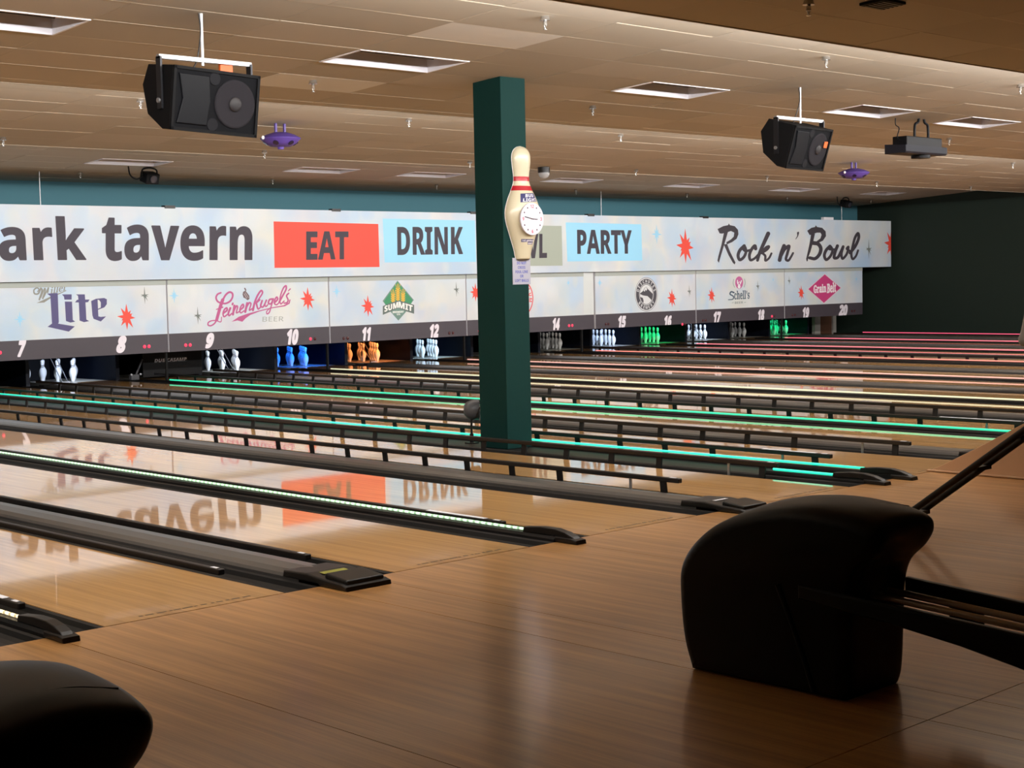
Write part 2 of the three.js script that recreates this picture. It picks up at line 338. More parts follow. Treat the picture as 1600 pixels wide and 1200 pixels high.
thinDivider(14, laneX[14] + HALF + GUT + 0.036, 'thin black divider without light beside coral strip', -1, null);
thinDivider(14, laneX[15] - HALF - GUT - 0.036, 'thin black divider with coral light strip', -16.4, -0.3);
thinDivider(16, mid(16), 'thin black divider with pink light strip', -16.4, -0.3);
thinDivider(18, mid(18), 'thin black divider with rose light strip', -16.4, -0.3);
thinDivider(20, laneX[20] + HALF + GUT + 0.036, 'thin black divider with crimson light strip along the dark wall', -16.4, -0.3);
// low boards between twin dividers of the wide gaps, and the walkway by the wall
tag(M('gap_cover', bx(laneX[6] + HALF + GUT + 0.041, laneX[7] - HALF - GUT - 0.041, -0.12, -0.005, -17.3, -0.02), MAT.railDark), 'black cover board around the foot of the pillar', 'cover');
tag(M('gap_cover', bx(laneX[14] + HALF + GUT + 0.073, laneX[15] - HALF - GUT - 0.073, -0.12, -0.005, -17.3, -0.02), MAT.railDark), 'black cover board between fourteen and fifteen', 'cover');
tag(M('side_walkway', bx(laneX[20] + HALF + GUT + 0.073, X_RIGHT - 0.02, -0.12, -0.01, -17.3, -0.02), MAT.railDark), 'black walkway along the dark green wall', 'walkway');

// wide rounded capping inside each pair, over the ball track, with a hood at the foul line
const CW = (IN_PAIR - LANE_W) / 2 - GUT;                           // half width
const capProfile = [[-CW, -0.12], [CW, -0.12], [CW, 0.012], [CW - 0.012, 0.028], [CW - 0.05, 0.045], [0, 0.053], [-CW + 0.05, 0.045], [-CW + 0.012, 0.028], [-CW, 0.012]];
const capGeo = sweepZ(capProfile, -17.3, -0.2);
const hoodCapGeo = (() => {
  const base = sweepX([[-0.34, 0.012], [-0.33, 0.05], [-0.12, 0.058], [0.03, 0.044], [0.2, 0.034], [0.24, 0.024], [0.245, 0.0], [0.0, 0.0], [-0.02, 0.012]], -CW - 0.012, CW + 0.012, 0.012);
  return base;
})();
const hoodCapTop = (() => { const g = new RoundedBoxGeometry(2 * CW - 0.03, 0.034, 0.2, 3, 0.014); g.rotateX(0.1); g.translate(0, 0.046, 0.115); return g; })();
const capHoodTopMat = S({ color: 0x0e0c0b, roughness: 0.4 });
const capLabels = { 1: 'wide grey rounded capping at the near ball return', 3: 'wide grey rounded capping with yellow sticker on its black hood', 5: 'wide grey rounded capping ending behind the ball return', 7: 'wide grey rounded capping ending behind the tan ramp' };
for (let n = 1; n <= 19; n += 2) {
  const g = G('ball_track_cap', capLabels[n] || `wide grey rounded capping between lanes ${WORD[n]} and ${WORD[n + 1]}`, 'capping', [mid(n), 0, 0]);
  M('cap', capGeo, MAT.capping, g);
  const h = M('hood', hoodCapGeo, MAT.blackPlastic, g);
  M('hood_top', hoodCapTop, capHoodTopMat, g);
  if (n === 3) { const st = M('sticker', new RoundedBoxGeometry(0.17, 0.002, 0.045, 1, 0.0008), S({ color: 0x9a9a3c, roughness: 0.5 }), g); st.position.set(-0.01, 0.0575, -0.055); st.rotation.x = 0.09; st.userData.label = 'worn yellow sticker'; }
  if (n === 5) { const st = M('sticker', new RoundedBoxGeometry(0.14, 0.002, 0.03, 1, 0.0008), MAT.white, g); st.position.set(0, 0.058, -0.1); }
}

// ---------------------------------------------------------------- bumper rails
const POST = 0.5568;
const railGeo = new RoundedBoxGeometry(0.045, 0.036, 16.5, 2, 0.008).translate(0, 0, -0.72 - 8.25);
const postGeo = (() => { const g = bx(-0.008, 0.008, -0.06, 0.05, -0.03, 0.03); return g; })();
const upright = (side) => { // leaning flat post from the gutter to the rail
  const s = new THREE.Shape([V2(-0.03, 0), V2(0.03, 0), V2(0.03, 0.155), V2(-0.03, 0.155)]);
  const g = new THREE.ExtrudeGeometry(s, { depth: 0.014, bevelEnabled: false }); g.rotateY(Math.PI / 2); g.translate(-0.007, -0.062, 0); g.rotateZ(side * 0.12); return g;
};
const upL = upright(1), upR = upright(-1);
function bumper(n, side, raised, label, group) {
  const g = G('bumper_rail', label, 'bumper', [laneX[n] + side * (HALF + 0.075), 0, 0], group);
  const y = raised ? 0.108 : 0.012;
  M('rail', railGeo, MAT.rail, g).position.y = y;
  M('end_plate', bx(-0.012, 0.012, 0.014, 0.016, -0.03, 0.03), MAT.white, g).position.set(0, y + 0.004, -0.79);
  if (raised) for (let z = -1.98; z > -17; z -= POST) { const p = M('post', side < 0 ? upL : upR, MAT.railDark, g); p.position.set(0, 0, z); }
  if (raised) { M('post', side < 0 ? upL : upR, MAT.railDark, g).position.set(0, 0, -0.88); M('bracket', bx(-0.004, 0.004, -0.05, 0.1, -0.012, 0.012), MAT.steel, g).position.set(0, 0, -1.22); }
  if (n === 7 && side < 0) { const s = M('sticker', bx(-0.02, 0.02, 0, 0.002, -0.28, 0.28), MAT.white, g); s.position.set(0, y + 0.018, -1.15); }
  if (n === 9 && side < 0) { const s = M('sticker', bx(-0.02, 0.02, 0, 0.002, -0.45, 0.45), MAT.white, g); s.position.set(0, y + 0.018, -1.3); }
  if ((n === 5 || n === 3) && side < 0) { const s = M('sticker', bx(-0.02, 0.02, 0, 0.002, -0.3, 0.3), MAT.white, g); s.position.set(0, y + 0.018, -1.2); }
  return g;
}
bumper(6, -1, true, 'raised black bumper rail on posts beside the plain grey cap');
bumper(6, 1, true, 'raised black bumper rail on posts just before the pillar');
bumper(7, -1, true, 'raised black bumper rail with white sticker behind the pillar');
bumper(7, 1, true, 'raised black bumper rail beside the capping behind the tan ramp');
bumper(9, -1, true, 'raised black bumper rail along the green light strip');
bumper(9, 1, true, 'raised black bumper rail beside the capping of nine and ten');
bumper(15, -1, true, 'raised black bumper rail along the coral light strip');
bumper(3, -1, false, 'lowered black bumper rail beside the amber divider');
bumper(3, 1, false, 'lowered black bumper rail before the yellow stickered capping');
bumper(4, -1, false, 'lowered black bumper rail behind the yellow stickered capping');
bumper(5, -1, false, 'lowered black bumper rail behind the pale green strip');

// ================================================================= PILLAR AND WHAT HANGS ON IT
const PX0 = laneX[6] + HALF + GUT + 0.045, PX1 = laneX[7] - HALF - GUT - 0.045, PZF = -4.08, PZB = -4.47;
{
  const h = slopeY(1, PZF) + 0.02;
  tag(M('pillar', bx(PX0, PX1, -0.004, h, PZB, PZF, 0.006), MAT.pillar), 'square dark green pillar standing between the lanes', 'pillar');
  // foul line plate
  const a = onZ(800, 403, PZF), b = onZ(828.5, 444, PZF);
  const w = b.x - a.x, hh = a.y - b.y;
  const tex = canvasTex(256, 256, (c) => {
    c.fillStyle = '#b4b4c4'; c.fillRect(0, 0, 256, 256); c.fillStyle = '#3a44b0'; c.textAlign = 'center'; c.font = 'bold 37px sans-serif';
    ['DO NOT', 'CROSS', 'FOUL LINE', 'OR', 'LOFT BALLS'].forEach((t, i) => c.fillText(t, 128, 62 + i * 43, 236));
  });
  const g = G('notice_plate', 'grey notice plate with blue capitals on the pillar', 'sign', [(a.x + b.x) / 2, (a.y + b.y) / 2, PZF]);
  M('plate', bx(-w / 2, w / 2, -hh / 2, hh / 2, 0, 0.006), S({ color: 0xb4b4c4, roughness: 0.4 }), g);
  const f = M('print', new THREE.PlaneGeometry(w - 0.006, hh - 0.006), S({ map: tex, roughness: 0.4 }), g); f.position.z = 0.0068;
}
{
  // clock in the shape of a half pin
  const H = 1.09, prof = [[0, .088], [.035, .1], [.08, .112], [.2, .16], [.32, .208], [.38, .22], [.44, .216], [.52, .185], [.6, .14], [.66, .108], [.7, .098], [.75, .1], [.82, .112], [.88, .118], [.93, .112], [.965, .09], [.99, .05], [1, .001]];
  const cv = new THREE.CatmullRomCurve3(prof.map(([t, r]) => V3(r, t * H, 0)));
  const pts = cv.getPoints(60).map((p) => V2(Math.max(p.x, 0), p.y));
  const rAt = (y) => { for (let i = 1; i < pts.length; i++) if (pts[i].y >= y) { const q = (y - pts[i - 1].y) / (pts[i].y - pts[i - 1].y); return pts[i - 1].x + q * (pts[i].x - pts[i - 1].x); } return 0; };
  const base = onZ(818, 405, PZF + 0.08);
  const g = G('pin_clock', 'cream pin shaped wall clock with red neck bands on the pillar', 'clock', [base.x + 0.06, base.y, PZF]);
  const ZS = 0.62;
  const shell = new THREE.LatheGeometry([V2(0.001, 0), ...pts], 40, -Math.PI / 2, Math.PI).scale(1, 1, ZS);
  const cream = P({ color: 0xd8cdb0, roughness: 0.4, clearcoat: 0.5, clearcoatRoughness: 0.2 });
  M('shell', shell, cream, g);
  M('back_plate', new THREE.ShapeGeometry(new THREE.Shape([...pts.map((p) => V2(p.x + 0.006, p.y)), ...pts.slice().reverse().map((p) => V2(-p.x - 0.006, p.y))])).translate(0, 0, 0.004), MAT.white, g);
  for (const [y0, y1] of [[0.66, 0.706], [0.752, 0.796]]) {
    const bp = []; for (let i = 0; i <= 6; i++) { const y = y0 + (y1 - y0) * i / 6; bp.push(V2(rAt(y) + 0.0015, y)); }
    const b = M('neck_band', new THREE.LatheGeometry(bp, 32, -Math.PI / 2, Math.PI).scale(1, 1, ZS), S({ color: 0xb81f2c, roughness: 0.35 }), g); b.userData.label = 'red neck band';
  }
  function patch(th0, th1, y0, y1, tex) {
    const pos = [], uv = [], idx = [], N = 12, K = 6;
    for (let j = 0; j <= K; j++) for (let i = 0; i <= N; i++) { const y = y0 + (y1 - y0) * j / K, t = th0 + (th1 - th0) * i / N, r = rAt(y) + 0.002; pos.push(r * Math.sin(t), y, r * Math.cos(t) * ZS); uv.push(i / N, j / K); }
    for (let j = 0; j < K; j++) for (let i = 0; i < N; i++) { const a = j * (N + 1) + i; idx.push(a, a + 1, a + N + 1, a + 1, a + N + 2, a + N + 1); }
    const q = new THREE.BufferGeometry(); q.setAttribute('position', new THREE.Float32BufferAttribute(pos, 3)); q.setAttribute('uv', new THREE.Float32BufferAttribute(uv, 2)); q.setIndex(idx); q.computeVertexNormals();
    return M('printed_patch', q, S({ map: tex, roughness: 0.4 }), g);
  }
  patch(-0.62, 0.75, 0.54, 0.64, canvasTex(256, 160, (c) => {
    c.fillStyle = '#d8cdb0'; c.fillRect(0, 0, 256, 160); c.fillStyle = '#2b2a66'; c.beginPath(); c.moveTo(8, 18); c.lineTo(248, 4); c.lineTo(244, 136); c.lineTo(8, 156); c.fill();
    c.fillStyle = '#f4f2fa'; c.font = 'bold 70px sans-serif'; c.textAlign = 'center';
    c.setTransform(1, -0.06, -0.15, 1, 10, 8); c.fillText('BUD', 138, 72, 180); c.fillText('LIGHT', 142, 138, 215);
  }));
  patch(-0.62, 0.62, 0.13, 0.2, canvasTex(256, 128, (c) => {
    c.fillStyle = '#d8cdb0'; c.fillRect(0, 0, 256, 128); c.fillStyle = '#3c3a66'; c.fillRect(6, 12, 244, 52); c.fillRect(120, 64, 126, 44);
    c.fillStyle = '#ebe7ee'; c.font = 'bold 40px sans-serif'; c.fillText('THE', 14, 54, 70);
    const r = rng(4); for (let x = 96; x < 238; x += 20) c.fillRect(x, 24 + r() * 6, 13, 30); for (let x = 130; x < 238; x += 22) c.fillRect(x, 70 + r() * 5, 15, 28);
  }));
  const dial = M('dial', new THREE.CylinderGeometry(0.155, 0.155, 0.014, 48).rotateX(Math.PI / 2), S({ color: 0xe6e0ee, roughness: 0.3 }), g);
  dial.position.set(0.005, 0.385, 0.222 * ZS); dial.userData.label = 'white round clock face with red numerals';
  const face = M('face_print', new THREE.CircleGeometry(0.15, 48), S({ roughness: 0.35, map: canvasTex(512, 512, (c) => {
    c.fillStyle = '#e6e0ee'; c.fillRect(0, 0, 512, 512); c.textAlign = 'center'; c.textBaseline = 'middle'; c.font = 'bold 76px sans-serif'; c.fillStyle = '#c22348';
    for (let k = 1; k <= 12; k++) { const t = k * Math.PI / 6, x = 256 + 205 * Math.sin(t), y = 256 - 205 * Math.cos(t); if (k % 3 === 0) { c.fillStyle = '#c22348'; c.fillText(String(k), x, y); } else { c.fillStyle = '#4a3a50'; c.beginPath(); c.arc(x, y, 14, 0, 7); c.fill(); } }
  }) }), dial);
  face.position.z = 0.0078;
  const hm = S({ color: 0x2a2630, roughness: 0.4 });
  for (const [ang, len] of [[-Math.PI / 2 + 0.2, 0.12], [Math.PI / 2 + 0.05, 0.085]]) { const hnd = M('hand', new THREE.BoxGeometry(0.007, len, 0.002).translate(0, len / 2 - 0.015, 0), hm, dial); hnd.rotation.z = -ang; hnd.position.z = 0.011; }
}
{
  // floodlight on a stem, behind the pillar
  const g = G('flood_light', 'small grey floodlight on a black stem beside the pillar', 'lamp', [-0.965, -0.005, -4.79]);
  M('stem', merge([rod([0, 0, 0], [0, 0.26, 0], 0.012), rod([0, 0.0, 0], [0, 0.1, 0], 0.02), bx(-0.05, 0.05, 0, 0.012, -0.05, 0.05)]), MAT.blackPlastic, g);
  const head = new THREE.LatheGeometry([V2(0.0, -0.09), V2(0.05, -0.085), V2(0.085, -0.05), V2(0.1, 0.0), V2(0.105, 0.06), V2(0.095, 0.06), V2(0.09, 0.02), V2(0, 0.02)], 28);
  head.rotateZ(-Math.PI / 2).rotateY(-0.6);
  const hd = M('housing', head, S({ color: 0x55565a, roughness: 0.4 }), g); hd.position.set(0.02, 0.34, 0);
  const grille = []; for (let i = 0; i < 6; i++) { const r = rod([0.085, 0.27 + i * 0.028, -0.07], [0.085, 0.27 + i * 0.028, 0.07], 0.005); grille.push(r); }
  M('grille', merge(grille), MAT.blackPlastic, g).rotation.y = -0.6;
  M('yoke', tube([[0, 0.24, 0.0], [-0.02, 0.28, 0.1], [0.0, 0.36, 0.115], [0.03, 0.36, 0.11]], 0.009), MAT.blackPlastic, g);
}

// ================================================================= PRINTED SIGNS
class Print {                                                     // a canvas lying on a plane z = const
  constructor(z, x0, yTop, k, ox = 0) { Object.assign(this, { z, x0, yTop, k, ox }); }
  p(u, v) { const q = onZ(u, v, this.z); return [(q.x - this.x0) * this.k - this.ox, (this.yTop - q.y) * this.k]; }
  region(x, y, s) { return (a, b) => this.p(x + a * s, y + b * s); }
}
function poly(c, pts, col) { c.fillStyle = col; c.beginPath(); pts.forEach(([x, y], i) => (i ? c.lineTo(x, y) : c.moveTo(x, y))); c.closePath(); c.fill(); }
function textQuad(c, str, font, A, B, T, col, stroke = 0, weight = 'bold') {
  c.save(); c.setTransform(1, 0, 0, 1, 0, 0); c.font = `${weight} 100px ${font}`; c.textAlign = 'left'; c.textBaseline = 'alphabetic';
  const m = c.measureText(str), w = m.actualBoundingBoxRight + m.actualBoundingBoxLeft, h = m.actualBoundingBoxAscent;
  c.setTransform((B[0] - A[0]) / w, (B[1] - A[1]) / w, (A[0] - T[0]) / h, (A[1] - T[1]) / h, A[0], A[1]);
  c.fillStyle = c.strokeStyle = col; c.fillText(str, m.actualBoundingBoxLeft, 0);
  if (stroke) { c.lineWidth = stroke; c.lineJoin = 'round'; c.strokeText(str, m.actualBoundingBoxLeft, 0); }
  c.restore();
}
function brush(c, f, pts, w, col, w2 = w) {                        // pen stroke through points, w and w2 = width at start and end
  const cv = new THREE.CatmullRomCurve3(pts.map(([x, y]) => V3(x, y, 0))), L = cv.getLength(), n = Math.ceil(L / (Math.min(w, w2) * 0.2)) + 2;
  c.fillStyle = col; const P0 = f(pts[0][0], pts[0][1]), PX = f(pts[0][0] + 20, pts[0][1]), PY = f(pts[0][0], pts[0][1] + 20);
  const sx = (PX[0] - P0[0]) / 20, sy = (PY[1] - P0[1]) / 20;
  for (let i = 0; i <= n; i++) { const q = cv.getPoint(i / n), [x, y] = f(q.x, q.y), ww = w + (w2 - w) * i / n; c.beginPath(); c.ellipse(x, y, sx * ww / 2, sy * ww / 2, 0, 0, 7); c.fill(); }
}
const bold = (c, f, p, w, col, w2 = w) => brush(c, f, p, w * 1.3, col, w2 * 1.3);
const RED = '#ea4f40', BLUE = '#9ad2f0', GREY = '#6f7875', INK = '#3a3440';
function star(c, pr, u, v, R, kind) {
  const [x, y] = pr.p(u, v), R1 = Math.abs(pr.p(u, v + R)[1] - y);
  const spikes = { red: [[0, 1], [36, .62], [62, .55], [97, .72], [148, .95], [180, .95], [218, .8], [242, .5], [276, .8], [326, .85], [75, .45], [205, .5]], blue: [[0, 1], [30, .6], [60, .45], [92, .8], [140, .55], [180, 1], [215, .6], [270, .8], [325, .6]], grey: [[0, 1], [80, .55], [110, .5], [150, .75], [180, 1], [260, .5], [280, .5], [215, .3]] }[kind];
  const inner = { red: .3, blue: .2, grey: .13 }[kind] * R1, col = { red: RED, blue: BLUE, grey: GREY }[kind];
  c.fillStyle = col; c.beginPath(); c.arc(x, y, inner * 1.05, 0, 7); c.fill();
  for (const [d, l] of spikes) { const t = d * Math.PI / 180, dx = Math.sin(t), dy = -Math.cos(t); poly(c, [[x + dx * R1 * l, y + dy * R1 * l], [x + dy * inner * .7, y - dx * inner * .7], [x - dy * inner * .7, y + dx * inner * .7]], col); }
}
function wash(c, w, h, seed) {                                    // watercolour paper: pale blue and cream blots
  c.fillStyle = '#d2d9df'; c.fillRect(0, 0, w, h);
  const r = rng(seed), n = Math.round(w / 40);
  for (let i = 0; i < n * 3; i++) {
    const x = r() * w, y = r() * h, R = h * (0.12 + r() * 0.4), col = ['168,202,236', '220,220,208', '192,214,233', '226,229,230', '204,206,218'][Math.floor(r() * 5)];
    const g = c.createRadialGradient(x, y, 0, x, y, R); g.addColorStop(0, `rgba(${col},0.42)`); g.addColorStop(0.7, `rgba(${col},0.22)`); g.addColorStop(1, `rgba(${col},0)`);
    c.fillStyle = g; c.save(); c.translate(x, y); c.scale(0.5 + r(), 1); c.translate(-x, -y); c.fillRect(x - R, y - R, 2 * R, 2 * R); c.restore();
  }
}
// ---- the long sign above the masks
const SX0 = -2.7, SX1 = 24.73, SY0 = 1.755, SY1 = 2.972, NP = 4, SW = (SX1 - SX0) / NP, SK = 2048 / SW;
function drawSign(c, pr) {
  const q = (a) => a.map(([u, v]) => pr.p(u, v));
  textQuad(c, 'ark', 'sans-serif', pr.p(0, 405.5), pr.p(134, 405), pr.p(-4, 337), INK, 2.5);
  textQuad(c, 'tavern', 'sans-serif', pr.p(160, 405.5), pr.p(394, 405), pr.p(160, 340), INK, 2.5);
  poly(c, q([[427.5, 346], [591, 350], [593, 417], [429, 418.5]]), '#ee4e3e');
  textQuad(c, 'EAT', 'sans-serif', pr.p(479, 405), pr.p(544, 404), pr.p(479, 362), INK, 3);
  poly(c, q([[598, 341.5], [742, 344.5], [744, 409], [601, 410]]), '#9edcfb');
  textQuad(c, 'DRINK', 'sans-serif', pr.p(621.5, 397.5), pr.p(723, 396), pr.p(621, 355), INK, 3);
  poly(c, q([[757, 351], [877.5, 353], [879, 415], [757, 416]]), '#aab3a6');
  textQuad(c, 'BOWL', 'sans-serif', pr.p(777, 404), pr.p(854.5, 402), pr.p(777, 366), INK, 3);
  poly(c, q([[884, 347.5], [1002, 350.5], [1003.5, 407], [886.5, 408.5]]), '#9edcfb');
  textQuad(c, 'PARTY', 'sans-serif', pr.p(902.5, 396), pr.p(987, 395.5), pr.p(902, 359), INK, 3);
  star(c, pr, 1026, 366, 16, 'blue'); star(c, pr, 1071, 385, 28, 'red'); star(c, pr, 1357.5, 389, 16, 'grey'); star(c, pr, 1393, 381, 26, 'red');
  // brush script
  const f = pr.region(1100, 335, 0.1875), C = '#413c44';
  const pg = (a) => poly(c, a.map(([x, y]) => f(x, y)), C);
  pg([[113, 122], [160, 98], [200, 90], [207, 75], [216, 90], [256, 98], [283, 128], [287, 165], [272, 203], [235, 230], [190, 250], [186, 232], [225, 208], [248, 185], [252, 152], [225, 138], [190, 150], [150, 160], [130, 158]]);
  pg([[168, 145], [200, 145], [172, 240], [142, 340], [124, 403], [112, 385], [120, 345], [145, 255]]);
  pg([[165, 250], [192, 246], [217, 310], [262, 400], [256, 417], [240, 402], [205, 340]]);
  bold(c, f, [[335, 262], [298, 300], [284, 345], [298, 378], [332, 355], [350, 305], [338, 268], [326, 285], [345, 305], [380, 298]], 21, C, 15);
  bold(c, f, [[430, 285], [424, 262], [396, 292], [378, 345], [388, 380], [422, 366], [452, 335]], 22, C, 14);
  bold(c, f, [[535, 160], [503, 230], [462, 325], [446, 382]], 26, C, 18);
  bold(c, f, [[478, 320], [525, 290], [540, 268], [518, 275], [488, 318], [510, 345], [512, 384], [540, 366], [562, 325]], 19, C, 13);
  bold(c, f, [[667, 262], [645, 320], [630, 380]], 24, C); bold(c, f, [[640, 345], [672, 290], [708, 264], [696, 320], [684, 376], [702, 384], [726, 352], [742, 322]], 22, C, 13);
  pg([[775, 150], [788, 143], [793, 152], [784, 182], [765, 209], [762, 205], [777, 178]]);
  pg([[860, 136], [895, 112], [925, 105], [932, 90], [942, 105], [985, 112], [1013, 140], [1017, 180], [992, 218], [940, 243], [935, 226], [970, 200], [980, 170], [970, 152], [940, 152], [905, 165], [880, 172]]);
  pg([[892, 165], [925, 160], [907, 240], [887, 310], [872, 350], [864, 388], [856, 392], [851, 370], [865, 310], [880, 240]]);
  bold(c, f, [[910, 238], [950, 246], [973, 282], [962, 332], [925, 368], [882, 362]], 26, C, 20);
  bold(c, f, [[1050, 265], [1018, 298], [1003, 345], [1018, 377], [1050, 352], [1070, 300], [1055, 268], [1044, 288], [1090, 292]], 20, C, 14);
  bold(c, f, [[1112, 262], [1092, 315], [1086, 362], [1112, 360], [1140, 312], [1160, 268], [1145, 328], [1154, 368], [1188, 332], [1203, 270], [1190, 286], [1212, 302]], 20, C, 14);
  bold(c, f, [[1218, 320], [1262, 262], [1290, 190], [1284, 158], [1264, 182], [1240, 262], [1228, 340], [1240, 372], [1265, 348], [1284, 300]], 20, C, 13);
}
{
  const g = G('banner_sign', 'long pale sign reading tavern, eat, drink, party and more', 'sign', [0, 0, 0]);
  M('sign_box', bx(SX0, SX1, SY0, SY1, Z_SIGN - 0.13, Z_SIGN - 0.004), MAT.white, g);
  for (let i = 0; i < NP; i++) {
    const h = Math.round((SY1 - SY0) * SK);
    const tex = canvasTex(2048, h, (c, w) => { const pr = new Print(Z_SIGN, SX0, SY1, SK, i * 2048); wash(c, w, h, 50 + i); drawSign(c, pr); });
    const pl = M('sign_panel', new THREE.PlaneGeometry(SW, SY1 - SY0), S({ map: tex, roughness: 0.6 }), g);
    pl.position.set(SX0 + (i + 0.5) * SW, (SY0 + SY1) / 2, Z_SIGN);
  }
  M('plain_panel', bx(SX0 - 8, SX0 - 0.004, SY0, SY1, Z_SIGN - 0.13, Z_SIGN), S({ color: 0xd2d9df, roughness: 0.6 }), g);
  for (const x of [2.68, 6.2, 9.65, 13.06, 16.94]) M('clip', bx(x - 0.1, x + 0.1, SY1 - 0.02, SY1 + 0.03, Z_SIGN - 0.1, Z_SIGN + 0.012), MAT.blackPlastic, g);
  M('junction_box', bx(21.7, 22.12, SY1, SY1 + 0.07, Z_SIGN - 0.12, Z_SIGN - 0.02, 0.01), MAT.white, g);
}
for (const x of [0.36, 13.45, 22.53]) {
  const w = tag(M('hanger_rod', rod([x, SY1, Z_SIGN - 0.06], [x, slopeY(3, Z_SIGN - 0.06), Z_SIGN - 0.06], 0.009), MAT.steel), 'thin metal rod holding the long sign from the ceiling', 'rod', 'hanger rods of the long sign');
}

// ---- the masks, one for each pair of lanes
const MY0 = 0.519, MY1 = 1.748, BAND = 0.83;
const numPos = { 7: [27, 40, 556, 533], 8: [182, 198, 549.5, 526], 9: [321, 335, 542.5, 521.5], 10: [447.6, 466.5, 537, 515.5], 11: [565.5, 579, 531, 512.5], 12: [671, 686, 526, 507.6], 14: [863, 875, 514.5, 498], 15: [965.5, 978, 511, 494.5], 16: [1037.5, 1049.5, 510, 494], 17: [1114.5, 1126, 504, 488], 18: [1184, 1194.5, 500, 484.5], 19: [1253.7, 1264.5, 496, 481], 20: [1311, 1324.6, 492.4, 477] };
const art = {
  7: (c, pr) => {
    star(c, pr, 31, 499, 13, 'blue'); star(c, pr, 198, 495.5, 21, 'red'); star(c, pr, 226, 461.5, 14, 'grey');
    const f = pr.region(40, 430, 0.125), C = '#544f7e', pg = (a, k = C) => poly(c, a.map(([x, y]) => f(x, y)), k);
    textQuad(c, 'iller', 'serif', f(305, 238), f(512, 185), f(320, 150), '#8d8d86', 1); 
    brush(c, f, [[150, 205], [168, 180], [145, 158], [105, 185], [112, 230], [155, 232], [190, 165]], 12, '#8d8d86', 20); brush(c, f, [[190, 165], [205, 180], [172, 305]], 22, '#8d8d86', 20); brush(c, f, [[190, 280], [240, 165], [245, 180], [215, 290]], 12, '#8d8d86', 20); brush(c, f, [[230, 270], [285, 160], [275, 215]], 12, '#8d8d86', 18);
    pg([[138, 348], [300, 272], [500, 190], [515, 193], [310, 290], [232, 341]], '#8d8d86');
    pg([[268, 230], [400, 223], [403, 260], [415, 590], [405, 605], [615, 640], [540, 705], [275, 645], [330, 605], [310, 260]]);
    pg([[455, 240], [575, 240], [575, 305], [485, 305], [480, 268]]); pg([[490, 330], [580, 330], [590, 560], [620, 580], [560, 592], [505, 572]]);
    pg([[630, 240], [740, 240], [745, 305], [800, 305], [780, 336], [748, 339], [760, 555], [795, 573], [730, 587], [675, 567], [665, 340], [618, 340], [640, 310], [660, 305], [655, 258]]);
    pg([[820, 322], [880, 295], [980, 285], [1015, 300], [1015, 362], [985, 402], [905, 432], [910, 515], [940, 522], [1005, 515], [940, 578], [850, 545], [835, 500]]); pg([[900, 305], [922, 312], [940, 340], [940, 405], [905, 420]], '#d8dde0');
  },
  9: (c, pr) => {
    star(c, pr, 272, 462, 12, 'blue'); star(c, pr, 309, 493, 14, 'grey'); star(c, pr, 481, 467.5, 19, 'red');
    const f = pr.region(315, 430, 0.1), C = '#b9578c', b = (p, w, w2) => bold(c, f, p, w, C, w2);
    b([[300, 275], [250, 298], [226, 350], [250, 408], [310, 436], [380, 440], [450, 400], [485, 330], [478, 282], [440, 264], [385, 298], [335, 380], [305, 450]], 20, 24);
    b([[330, 385], [300, 470], [265, 590], [235, 700]], 40, 36); b([[330, 500], [230, 535]], 16, 10); b([[235, 700], [200, 755], [140, 790], [102, 778], [104, 742], [145, 715], [220, 708], [300, 728], [312, 655]], 18, 10);
    b([[345, 590], [398, 545], [392, 512], [360, 532], [335, 600], [350, 648], [405, 612]], 22, 16); b([[448, 515], [418, 600], [430, 632], [470, 598]], 26, 14); b([[487, 440], [482, 458]], 22);
    b([[512, 475], [490, 615]], 26); b([[500, 560], [548, 480], [562, 492], [545, 588], [592, 566]], 22, 14); b([[600, 545], [655, 492], [648, 455], [620, 480], [596, 550], [612, 588], [662, 556]], 22, 14);
    b([[712, 436], [682, 575]], 26); b([[690, 520], [748, 430], [770, 442], [748, 548], [792, 520]], 22, 14);
    b([[802, 548], [832, 420], [890, 290], [935, 240], [952, 268], [905, 355], [850, 430]], 26, 16); b([[850, 440], [908, 385]], 16, 20); b([[855, 440], [885, 528], [922, 498]], 22, 14);
    b([[945, 398], [925, 485], [955, 498], [1000, 420], [1012, 390], [988, 468], [1005, 488], [1034, 462]], 22, 14);
    b([[1112, 372], [1062, 382], [1046, 440], [1078, 448], [1122, 368], [1092, 470], [1052, 588], [1022, 605], [1016, 570], [1085, 500]], 22, 10);
    b([[1138, 430], [1188, 375], [1175, 342], [1146, 380], [1140, 445], [1170, 462], [1204, 436]], 22, 14); b([[1212, 420], [1262, 330], [1322, 210], [1318, 166], [1290, 184], [1242, 290], [1222, 400], [1238, 448], [1290, 402]], 22, 14);
    b([[1385, 214], [1352, 248]], 14, 8); b([[1360, 282], [1328, 320], [1352, 390], [1332, 430], [1290, 436]], 18, 18);
    poly(c, [[468, 727], [580, 650], [720, 600], [900, 552], [1100, 502], [1280, 470], [1358, 430], [1374, 380], [1390, 380], [1376, 445], [1300, 486], [1100, 517], [900, 568], [760, 622], [690, 672], [637, 727], [560, 706]].map(([x, y]) => f(x, y)), C);
    textQuad(c, 'BEER', 'sans-serif', f(950, 725), f(1280, 718), f(952, 650), '#a3aaa6', 0, 'normal');
    const D = '#6a5a60'; brush(c, f, [[675, 205], [690, 235]], 18, D); poly(c, [[650, 260], [685, 240], [745, 320], [748, 370], [720, 392], [680, 360], [655, 350], [640, 300]].map(([x, y]) => f(x, y)), D); brush(c, f, [[665, 290], [705, 360]], 9, '#b9aeb2'); brush(c, f, [[680, 270], [730, 350]], 7, '#b9aeb2');
  },
  11: (c, pr) => {
